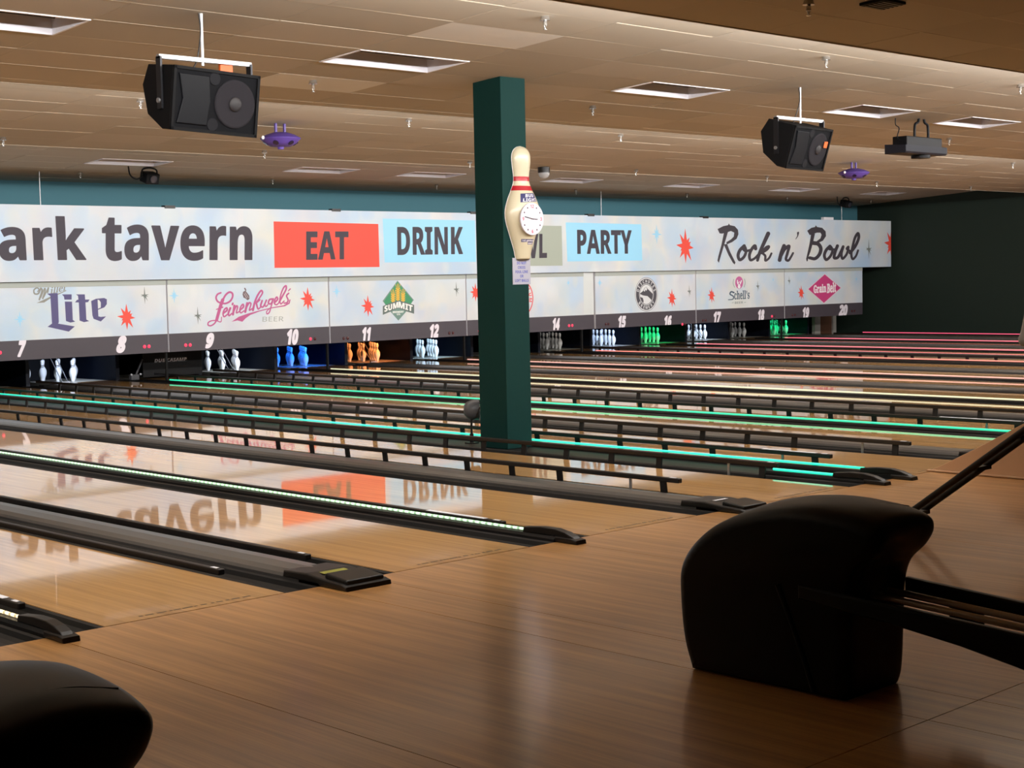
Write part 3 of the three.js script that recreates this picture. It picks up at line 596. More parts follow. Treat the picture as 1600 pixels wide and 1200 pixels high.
    star(c, pr, 526, 455.5, 11, 'blue'); star(c, pr, 575, 478.5, 17.5, 'red'); star(c, pr, 713, 452, 12, 'grey');
    const f = pr.region(520, 425, 0.1375), pg = (a, k) => poly(c, a.map(([x, y]) => f(x, y)), k);
    pg([[735, 98], [920, 318], [745, 552], [566, 330]], '#6f8f86'); pg([[735, 112], [905, 318], [890, 360], [745, 330], [600, 375], [582, 332]], '#3f9266');
    for (const [x, y0, y1] of [[740, 135, 330], [685, 200, 345], [798, 195, 335]]) {
      const C = '#efb53a'; brush(c, f, [[x, y0], [x, y1]], 9, C); for (let y = y0 + 55; y < y1; y += 24) { brush(c, f, [[x, y + 18], [x - 22, y - 6]], 13, C, 8); brush(c, f, [[x, y + 18], [x + 22, y - 6]], 13, C, 8); } brush(c, f, [[x - 12, y0 + 50], [x - 26, y0 + 5]], 5, C); brush(c, f, [[x + 12, y0 + 50], [x + 26, y0 + 5]], 5, C);
    }
    pg([[568, 388], [660, 348], [745, 322], [835, 345], [924, 374], [924, 474], [832, 446], [745, 412], [660, 448], [568, 487]], '#61706c');
    pg([[655, 450], [745, 408], [838, 446], [745, 552]], '#6f8f86');
    textQuad(c, 'SUM', 'sans-serif', f(588, 452), f(742, 402), f(588, 388), '#f4f2ee', 4); textQuad(c, 'MIT', 'sans-serif', f(748, 402), f(904, 447), f(750, 336), '#f4f2ee', 4);
    textQuad(c, 'BREWERY', 'sans-serif', f(682, 468), f(806, 462), f(682, 446), '#eef0ec', 2); textQuad(c, 'CO.', 'sans-serif', f(728, 490), f(770, 488), f(728, 472), '#eef0ec', 2);
  },
  13: (c, pr) => {
    star(c, pr, 743, 457, 15, 'red'); star(c, pr, 888, 442, 6, 'blue');
    const [x, y] = pr.p(812, 466), r = Math.abs(pr.p(812, 437)[1] - y), C = '#e2555a';
    c.strokeStyle = C; c.lineWidth = r * 0.07; c.beginPath(); c.arc(x, y, r, 0, 7); c.stroke(); c.lineWidth = r * 0.05; c.beginPath(); c.arc(x, y, r * 0.66, 0, 7); c.stroke();
    c.fillStyle = C; c.beginPath(); c.arc(x, y, r * 0.48, 0, 7); c.fill(); c.font = `bold ${r * 0.3}px sans-serif`; c.textAlign = 'center';
    [...'GIUM'].forEach((ch, i) => { c.save(); c.translate(x, y); c.rotate((35 + i * 21) * Math.PI / 180); c.fillText(ch, 0, -r * 0.72); c.restore(); });
  },
  15: (c, pr) => {
    star(c, pr, 937, 442, 8, 'blue'); star(c, pr, 1050, 466, 15, 'red'); star(c, pr, 1077, 455, 10, 'grey');
    const [x, y] = pr.p(1010, 460), r = Math.abs(pr.p(1010, 433.3)[1] - y), D = '#4a4950', W = '#dcdfe2';
    const disc = (k, col) => { c.fillStyle = col; c.beginPath(); c.arc(x, y, r * k, 0, 7); c.fill(); };
    disc(1, '#8a8d94'); disc(0.965, W); disc(0.91, D); disc(0.64, W); disc(0.6, D); disc(0.57, W);
    c.save(); c.beginPath(); c.arc(x, y, r * 0.56, 0, 7); c.clip();
    poly(c, [[-.6, -.05], [-.3, -.2], [-.15, -.38], [0, -.45], [.12, -.32], [.3, -.2], [.6, 0], [.6, .6], [.4, .3], [.1, .1], [-.3, .05]].map(([a, b]) => [x + a * r, y + b * r]), D); poly(c, [[-.25, -.22], [-.12, -.38], [0, -.44], [.08, -.3], [0, -.2], [-.08, -.28], [-.14, -.16]].map(([a, b]) => [x + a * r, y + b * r]), W);
    poly(c, [[-.6, .12], [-.32, .2], [-.25, .4], [-.4, .6], [-.6, .6]].map(([a, b]) => [x + a * r, y + b * r]), D); c.restore();
    c.fillStyle = W; c.textAlign = 'center'; c.font = `bold ${r * 0.25}px sans-serif`;
    [...'DESCHUTES'].forEach((ch, i) => { c.save(); c.translate(x, y); c.rotate((i - 4) * 18 * Math.PI / 180); c.fillText(ch, 0, -r * 0.69); c.restore(); });
    [...'BREWERY'].forEach((ch, i) => { c.save(); c.translate(x, y); c.rotate((3 - i) * 17 * Math.PI / 180); c.fillText(ch, 0, r * 0.86); c.restore(); });
  },
  17: (c, pr) => {
    star(c, pr, 1112, 461.5, 13, 'red'); star(c, pr, 1184, 447, 9, 'grey'); star(c, pr, 1208, 437, 4, 'blue');
    const f = pr.region(1090, 420, 0.0875), el = (a, b, rx, ry, col) => { const [x, y] = f(a, b), [x1] = f(a + rx, b), [, y1] = f(a, b + ry); c.fillStyle = col; c.beginPath(); c.ellipse(x, y, x1 - x, y1 - y, 0, 0, 7); c.fill(); };
    el(742, 246, 70, 110, '#c76aa0'); el(742, 318, 24, 34, '#eef0f4'); brush(c, f, [[742, 300], [715, 255], [712, 205]], 16, '#eef0f4'); brush(c, f, [[742, 300], [770, 250], [782, 210]], 16, '#eef0f4'); brush(c, f, [[722, 262], [735, 235]], 10, '#eef0f4'); brush(c, f, [[765, 258], [752, 230]], 10, '#eef0f4');
    brush(c, f, [[645, 190], [634, 255], [660, 330]], 14, '#a9b4b6'); brush(c, f, [[838, 185], [850, 250], [830, 325]], 14, '#a9b4b6');
    brush(c, f, [[648, 425], [600, 410], [578, 450], [640, 495], [632, 540], [550, 552]], 26, '#3d5468', 14); textQuad(c, "chell's", 'serif', f(655, 545), f(928, 532), f(655, 395), '#3d5468', 2);
    textQuad(c, 'BEER', 'sans-serif', f(665, 627), f(812, 618), f(665, 588), '#8c999b', 0); brush(c, f, [[615, 606], [645, 605]], 7, '#8c999b'); brush(c, f, [[832, 600], [862, 598]], 7, '#8c999b');
  },
  19: (c, pr) => {
    star(c, pr, 1233, 438.5, 8, 'grey'); star(c, pr, 1252, 457.5, 12, 'red'); star(c, pr, 1338, 436, 5, 'blue');
    const f = pr.region(1220, 415, 0.0875); poly(c, [[478, 420], [785, 145], [1082, 398], [770, 677]].map(([x, y]) => f(x, y)), '#ecd2e0'); poly(c, [[492, 420], [785, 157], [1066, 398], [770, 664]].map(([x, y]) => f(x, y)), '#c9417f');
    textQuad(c, 'Grain', 'serif', f(588, 488), f(810, 468), f(588, 345), '#f8eef4', 7); textQuad(c, 'Belt', 'serif', f(826, 485), f(985, 462), f(828, 322), '#f8eef4', 7);
  },
};
const maskLabel = { 1: 'unprinted pale mask furthest from the pillar', 3: 'unprinted pale mask between two other unprinted masks', 5: 'unprinted pale mask next to the blue gothic lettering', 7: 'pale mask numbered seven and eight with blue gothic lettering', 9: 'pale mask numbered nine and ten with pink script', 11: 'pale mask numbered eleven and twelve with green wheat diamond', 13: 'pale mask numbered fourteen half hidden by the pillar', 15: 'pale mask numbered fifteen and sixteen with dark round badge', 17: 'pale mask numbered seventeen and eighteen with pink oval emblem', 19: 'pale mask numbered nineteen and twenty with magenta diamond' };
const bandMat = S({ color: 0x453f47, roughness: 0.55 });
const redOn = S({ color: 0x801018, emissive: new THREE.Color(1, 0.05, 0.12), emissiveIntensity: 1.3, roughness: 0.3 });
const lights = { 7: [[0, 551, 1], [225.7, 541.6, 1], [232.7, 541.2, 1]], 9: [[290, 539.3, 1], [297, 539, 1], [485, 529.5, 1], [492, 529.2, 0]], 11: [[537, 528.8, 0], [543, 528.4, 0], [702, 520.4, 0], [707.5, 520, 0]], 13: [[748.6, 517.2, 1], [754, 517, 1], [889, 508.8, 1], [894, 508.5, 1]], 15: [[946.5, 506.4, 0], [950.5, 506.2, 0], [1066, 506.7, 1], [1070, 506.4, 0]], 17: [[1098, 500.7, 0], [1102.5, 500.4, 0], [1206, 494.3, 1], [1210, 494, 0]], 19: [[1238, 492.3, 0], [1242, 492, 0], [1331, 486, 0], [1335, 485.7, 0]] };
for (let n = 1; n <= 19; n += 2) {
  const x0 = laneX[n] - BETWEEN / 2 + 0.014, x1 = laneX[n + 1] + BETWEEN / 2 - 0.014, w = x1 - x0, K = 1100 / w;
  const g = G('masking_unit', maskLabel[n], 'sign', [(x0 + x1) / 2, MY0, Z_MASK]);
  M('body', bx(-w / 2, w / 2, 0, MY1 - MY0, -0.06, -0.003), MAT.white, g);
  const h = MY1 - BAND, tex = canvasTex(1100, Math.round(h * K), (c, W, Hh) => { wash(c, W, Hh, 90 + n); if (art[n]) art[n](c, new Print(Z_MASK, x0, MY1, K)); });
  const pl = M('printed_panel', new THREE.PlaneGeometry(w, h), S({ map: tex, roughness: 0.6 }), g); pl.position.set(0, (MY1 + BAND) / 2 - MY0, 0);
  const bh = BAND - MY0, bt = canvasTex(1100, Math.round(bh * K), (c, W, Hh) => {
    c.fillStyle = '#453f47'; c.fillRect(0, 0, W, Hh); const pr = new Print(Z_MASK, x0, BAND, K);
    for (const m of [n, n + 1]) if (numPos[m]) { const [u0, u1, vb, vt] = numPos[m], sl = (u1 - u0) * (m > 9 ? 0.14 : 0.3); textQuad(c, String(m), 'sans-serif', pr.p(u0, vb), pr.p(u1 - sl, vb), pr.p(u0 + sl, vt), '#e9e4ee', 12); }
  });
  const b = M('number_band', new THREE.PlaneGeometry(w, bh), S({ map: bt, roughness: 0.55 }), g); b.position.set(0, bh / 2, 0); b.userData.label = 'dark band with white lane numbers';
  for (const [u, v, on] of lights[n] || []) { const q = onZ(u, v, Z_MASK); const s = M('indicator_light', new THREE.SphereGeometry(0.03, 12, 8), on ? redOn : MAT.redOff, g); s.scale.z = 0.5; s.position.set(q.x - g.position.x, q.y - MY0, 0.004); s.userData.label = on ? 'lit red indicator lamp' : 'unlit dark red indicator lamp'; }
  M('shadow_lip', bx(-w / 2, w / 2, MY1 - MY0 - 0.085, MY1 - MY0, -0.003, 0.008), S({ color: 0xa9b0ab, roughness: 0.6 }), g);  // grey lip strip, the shadow below the long sign put into its colour
}
for (const n of [6, 14]) {
  const x0 = laneX[n] + BETWEEN / 2, x1 = laneX[n + 1] - BETWEEN / 2 - 0.02;
  const g = G('filler_panel', n === 6 ? 'narrow pale filler panel left of the blue gothic lettering' : 'narrow pale filler panel between the masks of fourteen and fifteen', 'panel', [(x0 + x1) / 2, MY0, Z_MASK - 0.02]); const w = (x1 - x0) / 2;
  M('upper_panel', bx(-w, w, BAND - MY0, MY1 - MY0, -0.03, 0), S({ color: 0xd6dcdc, roughness: 0.6 }), g);
  M('lower_band', bx(-w, w, 0, BAND - MY0, -0.03, 0), bandMat, g);
}
// black seam posts under the masks
for (const n of [8, 10, 12, 14, 16, 18]) {
  const x = n === 14 ? laneX[14] + BETWEEN / 2 : mid(n);
  tag(M('seam_post', bx(x - 0.016, x + 0.016, 0.032, MY1, Z_MASK - 0.12, Z_MASK - 0.075), S({ color: 0x030304, roughness: 0.9 })), `slim black post at the mask seam beside number ${WORD[n]}`, 'post');
}

// ================================================================= PIN PITS
const kx = []; for (let n = 1; n <= 20; n++) { if (n === 14 || n === 6) kx.push([laneX[n] + HALF + GUT + 0.04, n], [laneX[n + 1] - HALF - GUT - 0.04, n]); else if (n === 20) kx.push([laneX[20] + HALF + GUT + 0.06, n]); else kx.push([mid(n), n]); }
kx.forEach(([x, n], i) => tag(M('kickback', bx(x - 0.035, x + 0.035, -0.12, 1.7, -20.6, -18.15), MAT.kick), (n === 14 || n === 6) && i && kx[i - 1][1] === n ? `dark blue partition wall left of the pins of lane ${WORD[n + 1]}` : `dark blue partition wall right of the pins of lane ${WORD[n]}`, 'partition'));
tag(M('pit_curtain', bx(laneX[1], laneX[20] + 1, -0.12, 1.7, -20.75, -20.65), MAT.pitDark), 'black curtain hanging behind all the pins', 'curtain');

const pinProfile = [[0, .0257], [.01, .0285], [.02, .0295], [.05, .036], [.086, .0497], [.114, .0578], [.15, .061], [.184, .0578], [.21, .0475], [.238, .032], [.255, .0252], [.275, .0238], [.298, .0265], [.32, .0305], [.343, .0323], [.36, .0295], [.373, .019], [.381, .0005]];
const pinPts = new THREE.CatmullRomCurve3(pinProfile.map(([y, r]) => V3(r, y, 0))).getPoints(44).map((p) => V2(Math.max(p.x, 0.0005), p.y));
const pinGeo = new THREE.LatheGeometry([V2(0.0005, 0), ...pinPts], 20);
const stripe = (y0, y1) => { const pts = []; for (let i = 0; i <= 3; i++) { const y = y0 + (y1 - y0) * i / 3; let r = 0.03; for (let k = 1; k < pinPts.length; k++) if (pinPts[k].y >= y) { r = pinPts[k].x; break; } pts.push(V2(r + 0.0012, y)); } return new THREE.LatheGeometry(pts, 20); };
const stripeA = stripe(0.247, 0.258), stripeB = stripe(0.274, 0.285);
const rack = []; for (let r = 0; r < 4; r++) for (let k = 0; k <= r; k++) rack.push([(k - r / 2) * 0.3048, -18.29 - r * 0.264]);
const pinLook = {
  8: ['pale blue lit', 'seen under number seven', [0.62, 0.74, 1], 2.6], 10: ['bluish white lit', 'seen under number nine', [0.72, 0.82, 1], 2.8], 11: ['deep blue lit', 'seen under number ten', [0.01, 0.16, 1], 5], 12: ['orange lit', 'seen under number eleven', [1, 0.27, 0.06], 3.2],
  13: ['light blue lit', 'seen under number twelve', [0.5, 0.74, 1], 3.2], 15: ['dim grey', 'seen under number fourteen', [1, 0.95, 0.9], 0.22], 16: ['light blue lit', 'seen under number fifteen', [0.5, 0.66, 1], 3], 17: ['green lit', 'seen under number sixteen', [0.0, 1, 0.25], 2], 18: ['light blue lit', 'seen under number seventeen', [0.6, 0.75, 1], 3], 19: ['dim grey', 'seen under number eighteen', [1, 1, 1], 0.12], 20: ['green lit', 'seen between eighteen and nineteen', [0.0, 1, 0.35], 1.6],
};
let pin0 = null;
for (const [n, [look, where, col, power]] of Object.entries(pinLook)) {
  for (const [dx, z] of rack) {
    let p;
    const label = `${look} bowling pin in the rack ${where}`, group = `pins of lane ${n}`;
    if (!pin0) { p = pin0 = G('bowling_pin', label, 'pin', [0, 0, 0], group); M('pin_body', pinGeo, MAT.pin, p); M('neck_stripe', stripeA, MAT.pinStripe, p); M('neck_stripe', stripeB, MAT.pinStripe, p); }
    else p = dup(pin0, label, group);
    p.position.set(laneX[n] + dx, 0.0005, z);
  }
  const g = G('pin_light', `small ${look} lamp behind the mask above lane ${WORD[n]}`, 'lamp', [laneX[n], 1.0, -17.15]);
  M('lamp_body', new THREE.CylinderGeometry(0.045, 0.06, 0.14, 16).rotateX(Math.PI / 2 - 0.6), MAT.blackPlastic, g);
  M('bracket', rod([0, 0.03, 0.02], [0, 0.74, 0.02], 0.012), MAT.blackPlastic, g);
  const lens = M('lens', new THREE.SphereGeometry(0.035, 12, 8), S({ color: 0x222222, emissive: new THREE.Color().setRGB(...col), emissiveIntensity: Math.min(2, power), roughness: 0.3 }), g); lens.position.set(0, -0.05, -0.07);
  const sl = new THREE.SpotLight(new THREE.Color().setRGB(...col), power * 5, 0, 0.55, 0.6, 2); sl.position.set(0, -0.09, -0.12); sl.castShadow = true; sl.shadow.radius = 1.5; g.add(sl);
  const tgt = new THREE.Object3D(); tgt.position.set(0, -0.85, -1.45); tgt.name = 'aim'; g.add(tgt); sl.target = tgt;
}
// sweep arms of the even lanes
for (const n of [8, 10, 12, 18, 20]) {
  const g = G('pin_sweep', `pair of thin slanted metal rods beside the pins of lane ${WORD[n]}`, 'machine arm', [laneX[n], 0, 0]);
  for (const [dx, z0, z1] of [[-0.3, -18.1, -18.55], [-0.18, -18.13, -18.56]]) M('arm_rod', rod([dx, 0.012, z0], [dx, 0.5, z1 - 0.03], 0.008), MAT.steel, g);
  M('arm_foot', bx(-0.32, -0.16, 0.0, 0.02, -18.14, -18.09), MAT.steel, g);
}
{
  // the lowered sweep board with lettering
  const g = G('sweep_board', 'lowered black sweep board with white lettering left of number nine', 'machine board', [laneX[9], 0, -17.62]);
  M('board', bx(-0.6, 0.62, 0.03, 0.62, -0.03, 0, 0.01), S({ color: 0x06070b, roughness: 0.8 }), g);
  const t = M('lettering', new THREE.PlaneGeometry(0.68, 0.085), S({ roughness: 0.5, map: canvasTex(512, 64, (c) => { c.fillStyle = '#06070b'; c.fillRect(0, 0, 512, 64); textQuad(c, 'DUB', 'sans-serif', [4, 54], [165, 54], [16, 12], '#eef2ff', 2); textQuad(c, 'CASAMP', 'sans-serif', [190, 54], [495, 54], [200, 12], '#eef2ff', 2); }) }), g);
  t.position.set(-0.03, 0.32, 0.002);
  const lv = M('lever', merge([rod([-0.78, 0.02, 0], [-0.62, 0.36, 0.02], 0.018), bx(-0.86, -0.7, 0.0, 0.1, -0.05, 0.04, 0.01)]), S({ color: 0x4a4a4e, roughness: 0.5 }), g);
  for (const dx of [-0.86, -0.68]) { const s = M('bolt', new THREE.SphereGeometry(0.018, 10, 8), MAT.white, g); s.position.set(dx, 0.1, 0.045); }
}
{
  const g = G('service_door', 'brown door between pale posts below number twenty', 'door', [24.1, 0, -18.05]);
  M('post', bx(-0.45, -0.2, -0.12, 1.2, -0.05, 0.05), S({ color: 0xa9a49c, roughness: 0.7 }), g);
  M('door_leaf', bx(-0.2, 0.4, -0.12, 1.2, -0.05, 0.0), S({ color: 0x5a3a28, roughness: 0.6 }), g);
  M('post', bx(0.4, 0.55, -0.12, 1.2, -0.05, 0.05), S({ color: 0xa9a49c, roughness: 0.7 }), g);
}

// ================================================================= CEILING FITTINGS
// sprinklers
{
  let s0 = null;
  const list = [];
  for (const x of [-2.64, 1.16, 4.9]) list.push([1, x, -1.97]);
  for (const x of [-2.66, 1.12, 8.52]) list.push([1, x, -5.0]);
  for (const x of [-2.62, 1.14, 5.05, 16.17]) list.push([2, x, -8.15]);
  for (const x of [-2.75, 1.05, 4.87, 8.73, 12.43, 16.12, 19.84]) list.push([2, x, -11.14]);
  for (const x of [0.99, 4.73, 8.59, 12.5, 16.16, 19.98, 23.63]) list.push([3, x, -16.2]);
  list.push([0, -2.5, 0.43]);
  for (const [s, x, z] of list) {
    let p;
    if (!s0) {
      p = s0 = G('fire_sprinkler', 'small chrome sprinkler head hanging from the ceiling', 'sprinkler', [0, 0, 0], 'ceiling sprinklers');
      M('escutcheon', new THREE.CylinderGeometry(0.03, 0.042, 0.035, 20).translate(0, -0.012, 0), MAT.chrome, p);
      M('stem', new THREE.CylinderGeometry(0.014, 0.018, 0.04, 12).translate(0, -0.048, 0), MAT.chrome, p);
      M('frame_arms', merge([rod([-0.014, -0.06, 0], [0, -0.1, 0], 0.004), rod([0.014, -0.06, 0], [0, -0.1, 0], 0.004)]), MAT.chrome, p);
      M('deflector', new THREE.CylinderGeometry(0.017, 0.017, 0.003, 16).translate(0, -0.101, 0), MAT.chrome, p);
    } else p = dup(s0);
    p.position.set(x, slopeY(s, z), z);
  }
}
// loudspeakers on yokes
function loudspeaker(label, rodAt, c, yaw, pitch, roll, W, tagPos) {
  const g = G('loudspeaker', label, 'loudspeaker', c);
  const H = 0.457, D = 0.4;
  const cab = new THREE.Group(); cab.name = 'cabinet'; cab.rotation.set(pitch, yaw, roll, 'YXZ'); g.add(cab);
  M('box', sweepX([[0, H / 2], [-0.33, H / 2], [-0.39, 0.08], [-0.3, -0.13], [-0.1, -H / 2], [0, -H / 2]], -W / 2, W / 2, 0.008), MAT.speaker, cab);
  M('front_frame', merge([bx(-W / 2, W / 2, H / 2 - 0.022, H / 2, 0, 0.016), bx(-W / 2, W / 2, -H / 2, -H / 2 + 0.022, 0, 0.016), bx(-W / 2, -W / 2 + 0.022, -H / 2, H / 2, 0, 0.016), bx(W / 2 - 0.022, W / 2, -H / 2, H / 2, 0, 0.016)]), MAT.speaker, cab);
  M('baffle', bx(-W / 2 + 0.022, W / 2 - 0.022, -H / 2 + 0.022, H / 2 - 0.022, 0, 0.003), P({ color: 0x0a0b0f, roughness: 0.75, specularIntensity: 0.25 }), cab);
  const wx = W * 0.22;
  const cone = M('woofer', new THREE.LatheGeometry([V2(0.0, 0.016), V2(0.03, 0.02), V2(0.055, 0.012), V2(0.06, 0.006), V2(0.15, 0.012), V2(0.16, 0.016), V2(0.175, 0.014), V2(0.178, 0.004)], 40).rotateX(Math.PI / 2), P({ color: 0x252327, roughness: 0.8, specularIntensity: 0.25 }), cab); cone.position.set(wx, 0, 0);
  const cap = M('dust_cap', new THREE.SphereGeometry(0.055, 20, 10).scale(1, 1, 0.35), S({ color: 0x1f1c1f, roughness: 0.6 }), cab); cap.position.set(wx, 0, 0.014);
  const hs = new THREE.Shape([V2(-0.14, -0.17), V2(0.1, -0.17), V2(0.12, 0), V2(0.1, 0.17), V2(-0.14, 0.17), V2(-0.1, 0)]);
  M('horn', new THREE.ExtrudeGeometry(hs, { depth: 0.006, bevelEnabled: true, bevelSize: 0.008, bevelThickness: 0.006 }).translate(-W * 0.24, 0, 0.003), P({ color: 0x0b0c11, roughness: 0.5, specularIntensity: 0.35 }), cab);
  for (const sy of [-1, 1]) M('port', new THREE.CylinderGeometry(0.045, 0.05, 0.006, 24).rotateX(Math.PI / 2).translate(-0.02, sy * 0.165, 0.006), P({ color: 0x18181c, roughness: 0.7, specularIntensity: 0.3 }), cab);
  // yoke
  const top = rodAt[1] - 0.34 - c[1], hz = rodAt[2] - c[2];
  M('yoke', merge([bx(-W / 2 - 0.02, W / 2 + 0.02, top - 0.015, top + 0.015, hz - 0.02, hz + 0.02)]), MAT.steel, g);
  for (const s of [-1, 1]) M('yoke_arm', bx(s * (W / 2 + 0.012) - 0.008, s * (W / 2 + 0.012) + 0.008, -0.06, top, hz - 0.03, hz + 0.03), S({ color: 0x2a2a2e, roughness: 0.4, metalness: 0.5 }), g);
  for (const s of [-1, 1]) M('pivot_bolt', new THREE.CylinderGeometry(0.018, 0.018, 0.02, 12).rotateZ(Math.PI / 2).translate(s * (W / 2 + 0.024), 0, hz), MAT.steel, g);
  M('hanging_rod', rod([rodAt[0] - c[0], top - 0.04, hz], [rodAt[0] - c[0], rodAt[1] - c[1], hz], 0.011), MAT.white, g);
  M('cable', tube([[rodAt[0] - c[0] - 0.02, rodAt[1] - c[1], hz], [rodAt[0] - c[0] - 0.01, top + 0.2, hz], [-0.06, top - 0.02, hz - 0.03], [-0.13, H / 2 - 0.02, -0.15]], 0.006), MAT.blackPlastic, g);
  if (tagPos) { const o = M('orange_tag', new RoundedBoxGeometry(...tagPos[1], 2, 0.006), MAT.orange, tagPos[2] ? cab : g); o.position.set(...tagPos[0]); o.userData.label = 'orange tag'; }
  return g;
}
loudspeaker('large black loudspeaker hanging tilted with orange tag on top', [-5.07, slopeY(1, -3.1), -3.1], [-5.05, 2.975, -2.98], 0.03, 0.121, -0.032, 0.75, [[0.19, 0.275, -0.14], [0.11, 0.09, 0.03], false]);
loudspeaker('smaller looking black loudspeaker with orange badge on its grille', [2.45, slopeY(1, -3.2), -3.2], [2.43, 2.963, -3.08], 0.107, 0.288, 0, 0.8, [[0.3, 0.06, 0.02], [0.07, 0.07, 0.008], true]);
// saucer lights
function saucer(label, x, z, R) {
  const y = slopeY(2, z), g = G('saucer_light', label, 'stage light', [x, y, z]); g.scale.y = 1.2;
  M('body', new THREE.LatheGeometry([V2(0.001, -0.09), V2(R * 0.35, -0.092), V2(R * 0.7, -0.115), V2(R, -0.15), V2(R * 0.98, -0.16), V2(R * 0.75, -0.205), V2(R * 0.5, -0.235), V2(0.001, -0.24)], 32), MAT.purple, g);
  for (let k = 0; k < 6; k++) { const t = k * Math.PI / 3 + 0.4, q = M('lens', new THREE.CylinderGeometry(0.032, 0.036, 0.02, 14), S({ color: 0x1c1430, roughness: 0.2 }), g); q.position.set(Math.cos(t) * R * 0.74, -0.2, Math.sin(t) * R * 0.74); q.rotation.set(Math.sin(t) * -0.5, 0, Math.cos(t) * 0.5); }
  M('bottom_cap', new THREE.CylinderGeometry(0.045, 0.035, 0.03, 16).translate(0, -0.248, 0), MAT.purple, g);
  for (const s of [-1, 1]) { M('bracket_leg', bx(s * 0.065 - 0.014, s * 0.065 + 0.014, -0.1, 0, -0.014, 0.014, 0.004), MAT.purple, g); const w = M('side_lens', new THREE.SphereGeometry(0.02, 12, 8), MAT.white, g); w.position.set(s * (R + 0.006), -0.152, 0); }
}
saucer('purple saucer shaped light on the ceiling beside the loudspeaker with orange tag', -0.17, -9.04, 0.25);
saucer('purple saucer shaped light on the ceiling near the black effect box', 12.39, -9.19, 0.28);
{
  // black effect projector on a double hook
  const x = 6.24, z = -4.05, y = slopeY(1, z), g = G('effect_projector', 'black box effect projector hanging from two hooks', 'projector', [x, y, z]);
  const m1 = P({ color: 0x121215, roughness: 0.5, specularIntensity: 0.4 }), m2 = P({ color: 0x24252e, roughness: 0.55, specularIntensity: 0.4 });
  M('upper_box', bx(-0.5, 0.33, -0.36, -0.24, -0.11, 0.1, 0.01), m1, g);
  M('lower_tray', sweepX([[-0.15, -0.46], [0.14, -0.46], [0.16, -0.44], [0.16, -0.36], [-0.15, -0.34]], -0.62, 0.36, 0.01), m2, g);
  M('lens_ring', new THREE.CylinderGeometry(0.12, 0.12, 0.04, 24).translate(-0.02, -0.48, 0), m1, g);
  for (const s of [-0.11, 0.11]) M('hook', tube([[s * 0.55, 0.0, 0], [s * 0.7, -0.04, 0], [s * 1.3, -0.07, 0], [s * 1.45, -0.14, 0], [s * 1.45, -0.3, 0]], 0.017), m1, g);
  M('cable', tube([[-0.45, -0.3, 0], [-0.56, -0.26, 0], [-0.52, -0.14, 0.0], [-0.6, -0.1, 0], [-0.6, -0.02, 0]], 0.007), m1, g);
}
{
  const x = 6.75, z = -11.4, y = slopeY(2, z), g = G('dome_camera', 'round security camera with clear dome beside the pillar', 'camera', [x, y, z]);
  M('base', new THREE.CylinderGeometry(0.1, 0.1, 0.09, 28).translate(0, -0.045, 0), MAT.blackPlastic, g);
  M('dome', new THREE.SphereGeometry(0.095, 24, 12, 0, Math.PI * 2, Math.PI / 2, Math.PI / 2).translate(0, -0.09, 0), P({ color: 0xdfe0e2, roughness: 0.1, transmission: 0.6, thickness: 0 }), g);
  M('lens', new THREE.SphereGeometry(0.045, 14, 10).translate(0, -0.11, 0.02), MAT.blackPlastic, g);
}
function yokeLight(label, x, z, k) {
  const y = slopeY(3, z), g = G('spot_fixture', label, 'stage light', [x, y, z]); g.scale.setScalar(k);
  M('housing', new RoundedBoxGeometry(0.24, 0.17, 0.22, 2, 0.02).rotateX(0.3).translate(0, -0.17, 0), MAT.speaker, g);
  M('yoke', tube([[-0.13, -0.17, 0], [-0.13, -0.05, 0], [-0.06, -0.02, 0], [0.06, -0.02, 0], [0.13, -0.05, 0], [0.13, -0.17, 0]], 0.014), MAT.speaker, g);
  M('lens', new THREE.CylinderGeometry(0.06, 0.06, 0.03, 20).rotateX(Math.PI / 2 + 0.3).translate(0, -0.2, 0.11), S({ color: 0x303038, roughness: 0.2 }), g);
  M('cable', tube([[-0.12, -0.16, 0], [-0.25, -0.2, 0], [-0.35, -0.14, 0], [-0.38, 0, 0]], 0.012), MAT.speaker, g);
}
yokeLight('small black spotlight on the ceiling above the tavern lettering', 1.78, -15.4, 1);
yokeLight('tiny black spotlight on the ceiling above the script lettering', 22.0, -15.87, 1);
{
  const g = G('ceiling_vent', 'flat black vent plate on the dark ceiling over the approach', 'vent', [-1.95, slopeY(0, 0.66), 0.66]); g.rotation.x = -Math.atan(SLOPE);
  M('vent_frame', bx(-0.14, 0.14, -0.02, 0, -0.1, 0.1, 0.004), MAT.speaker, g);
  for (let k = 0; k < 5; k++) M('vent_slat', bx(-0.12, 0.12, -0.026, -0.018, -0.075 + k * 0.035, -0.06 + k * 0.035), MAT.blackPlastic, g);
}

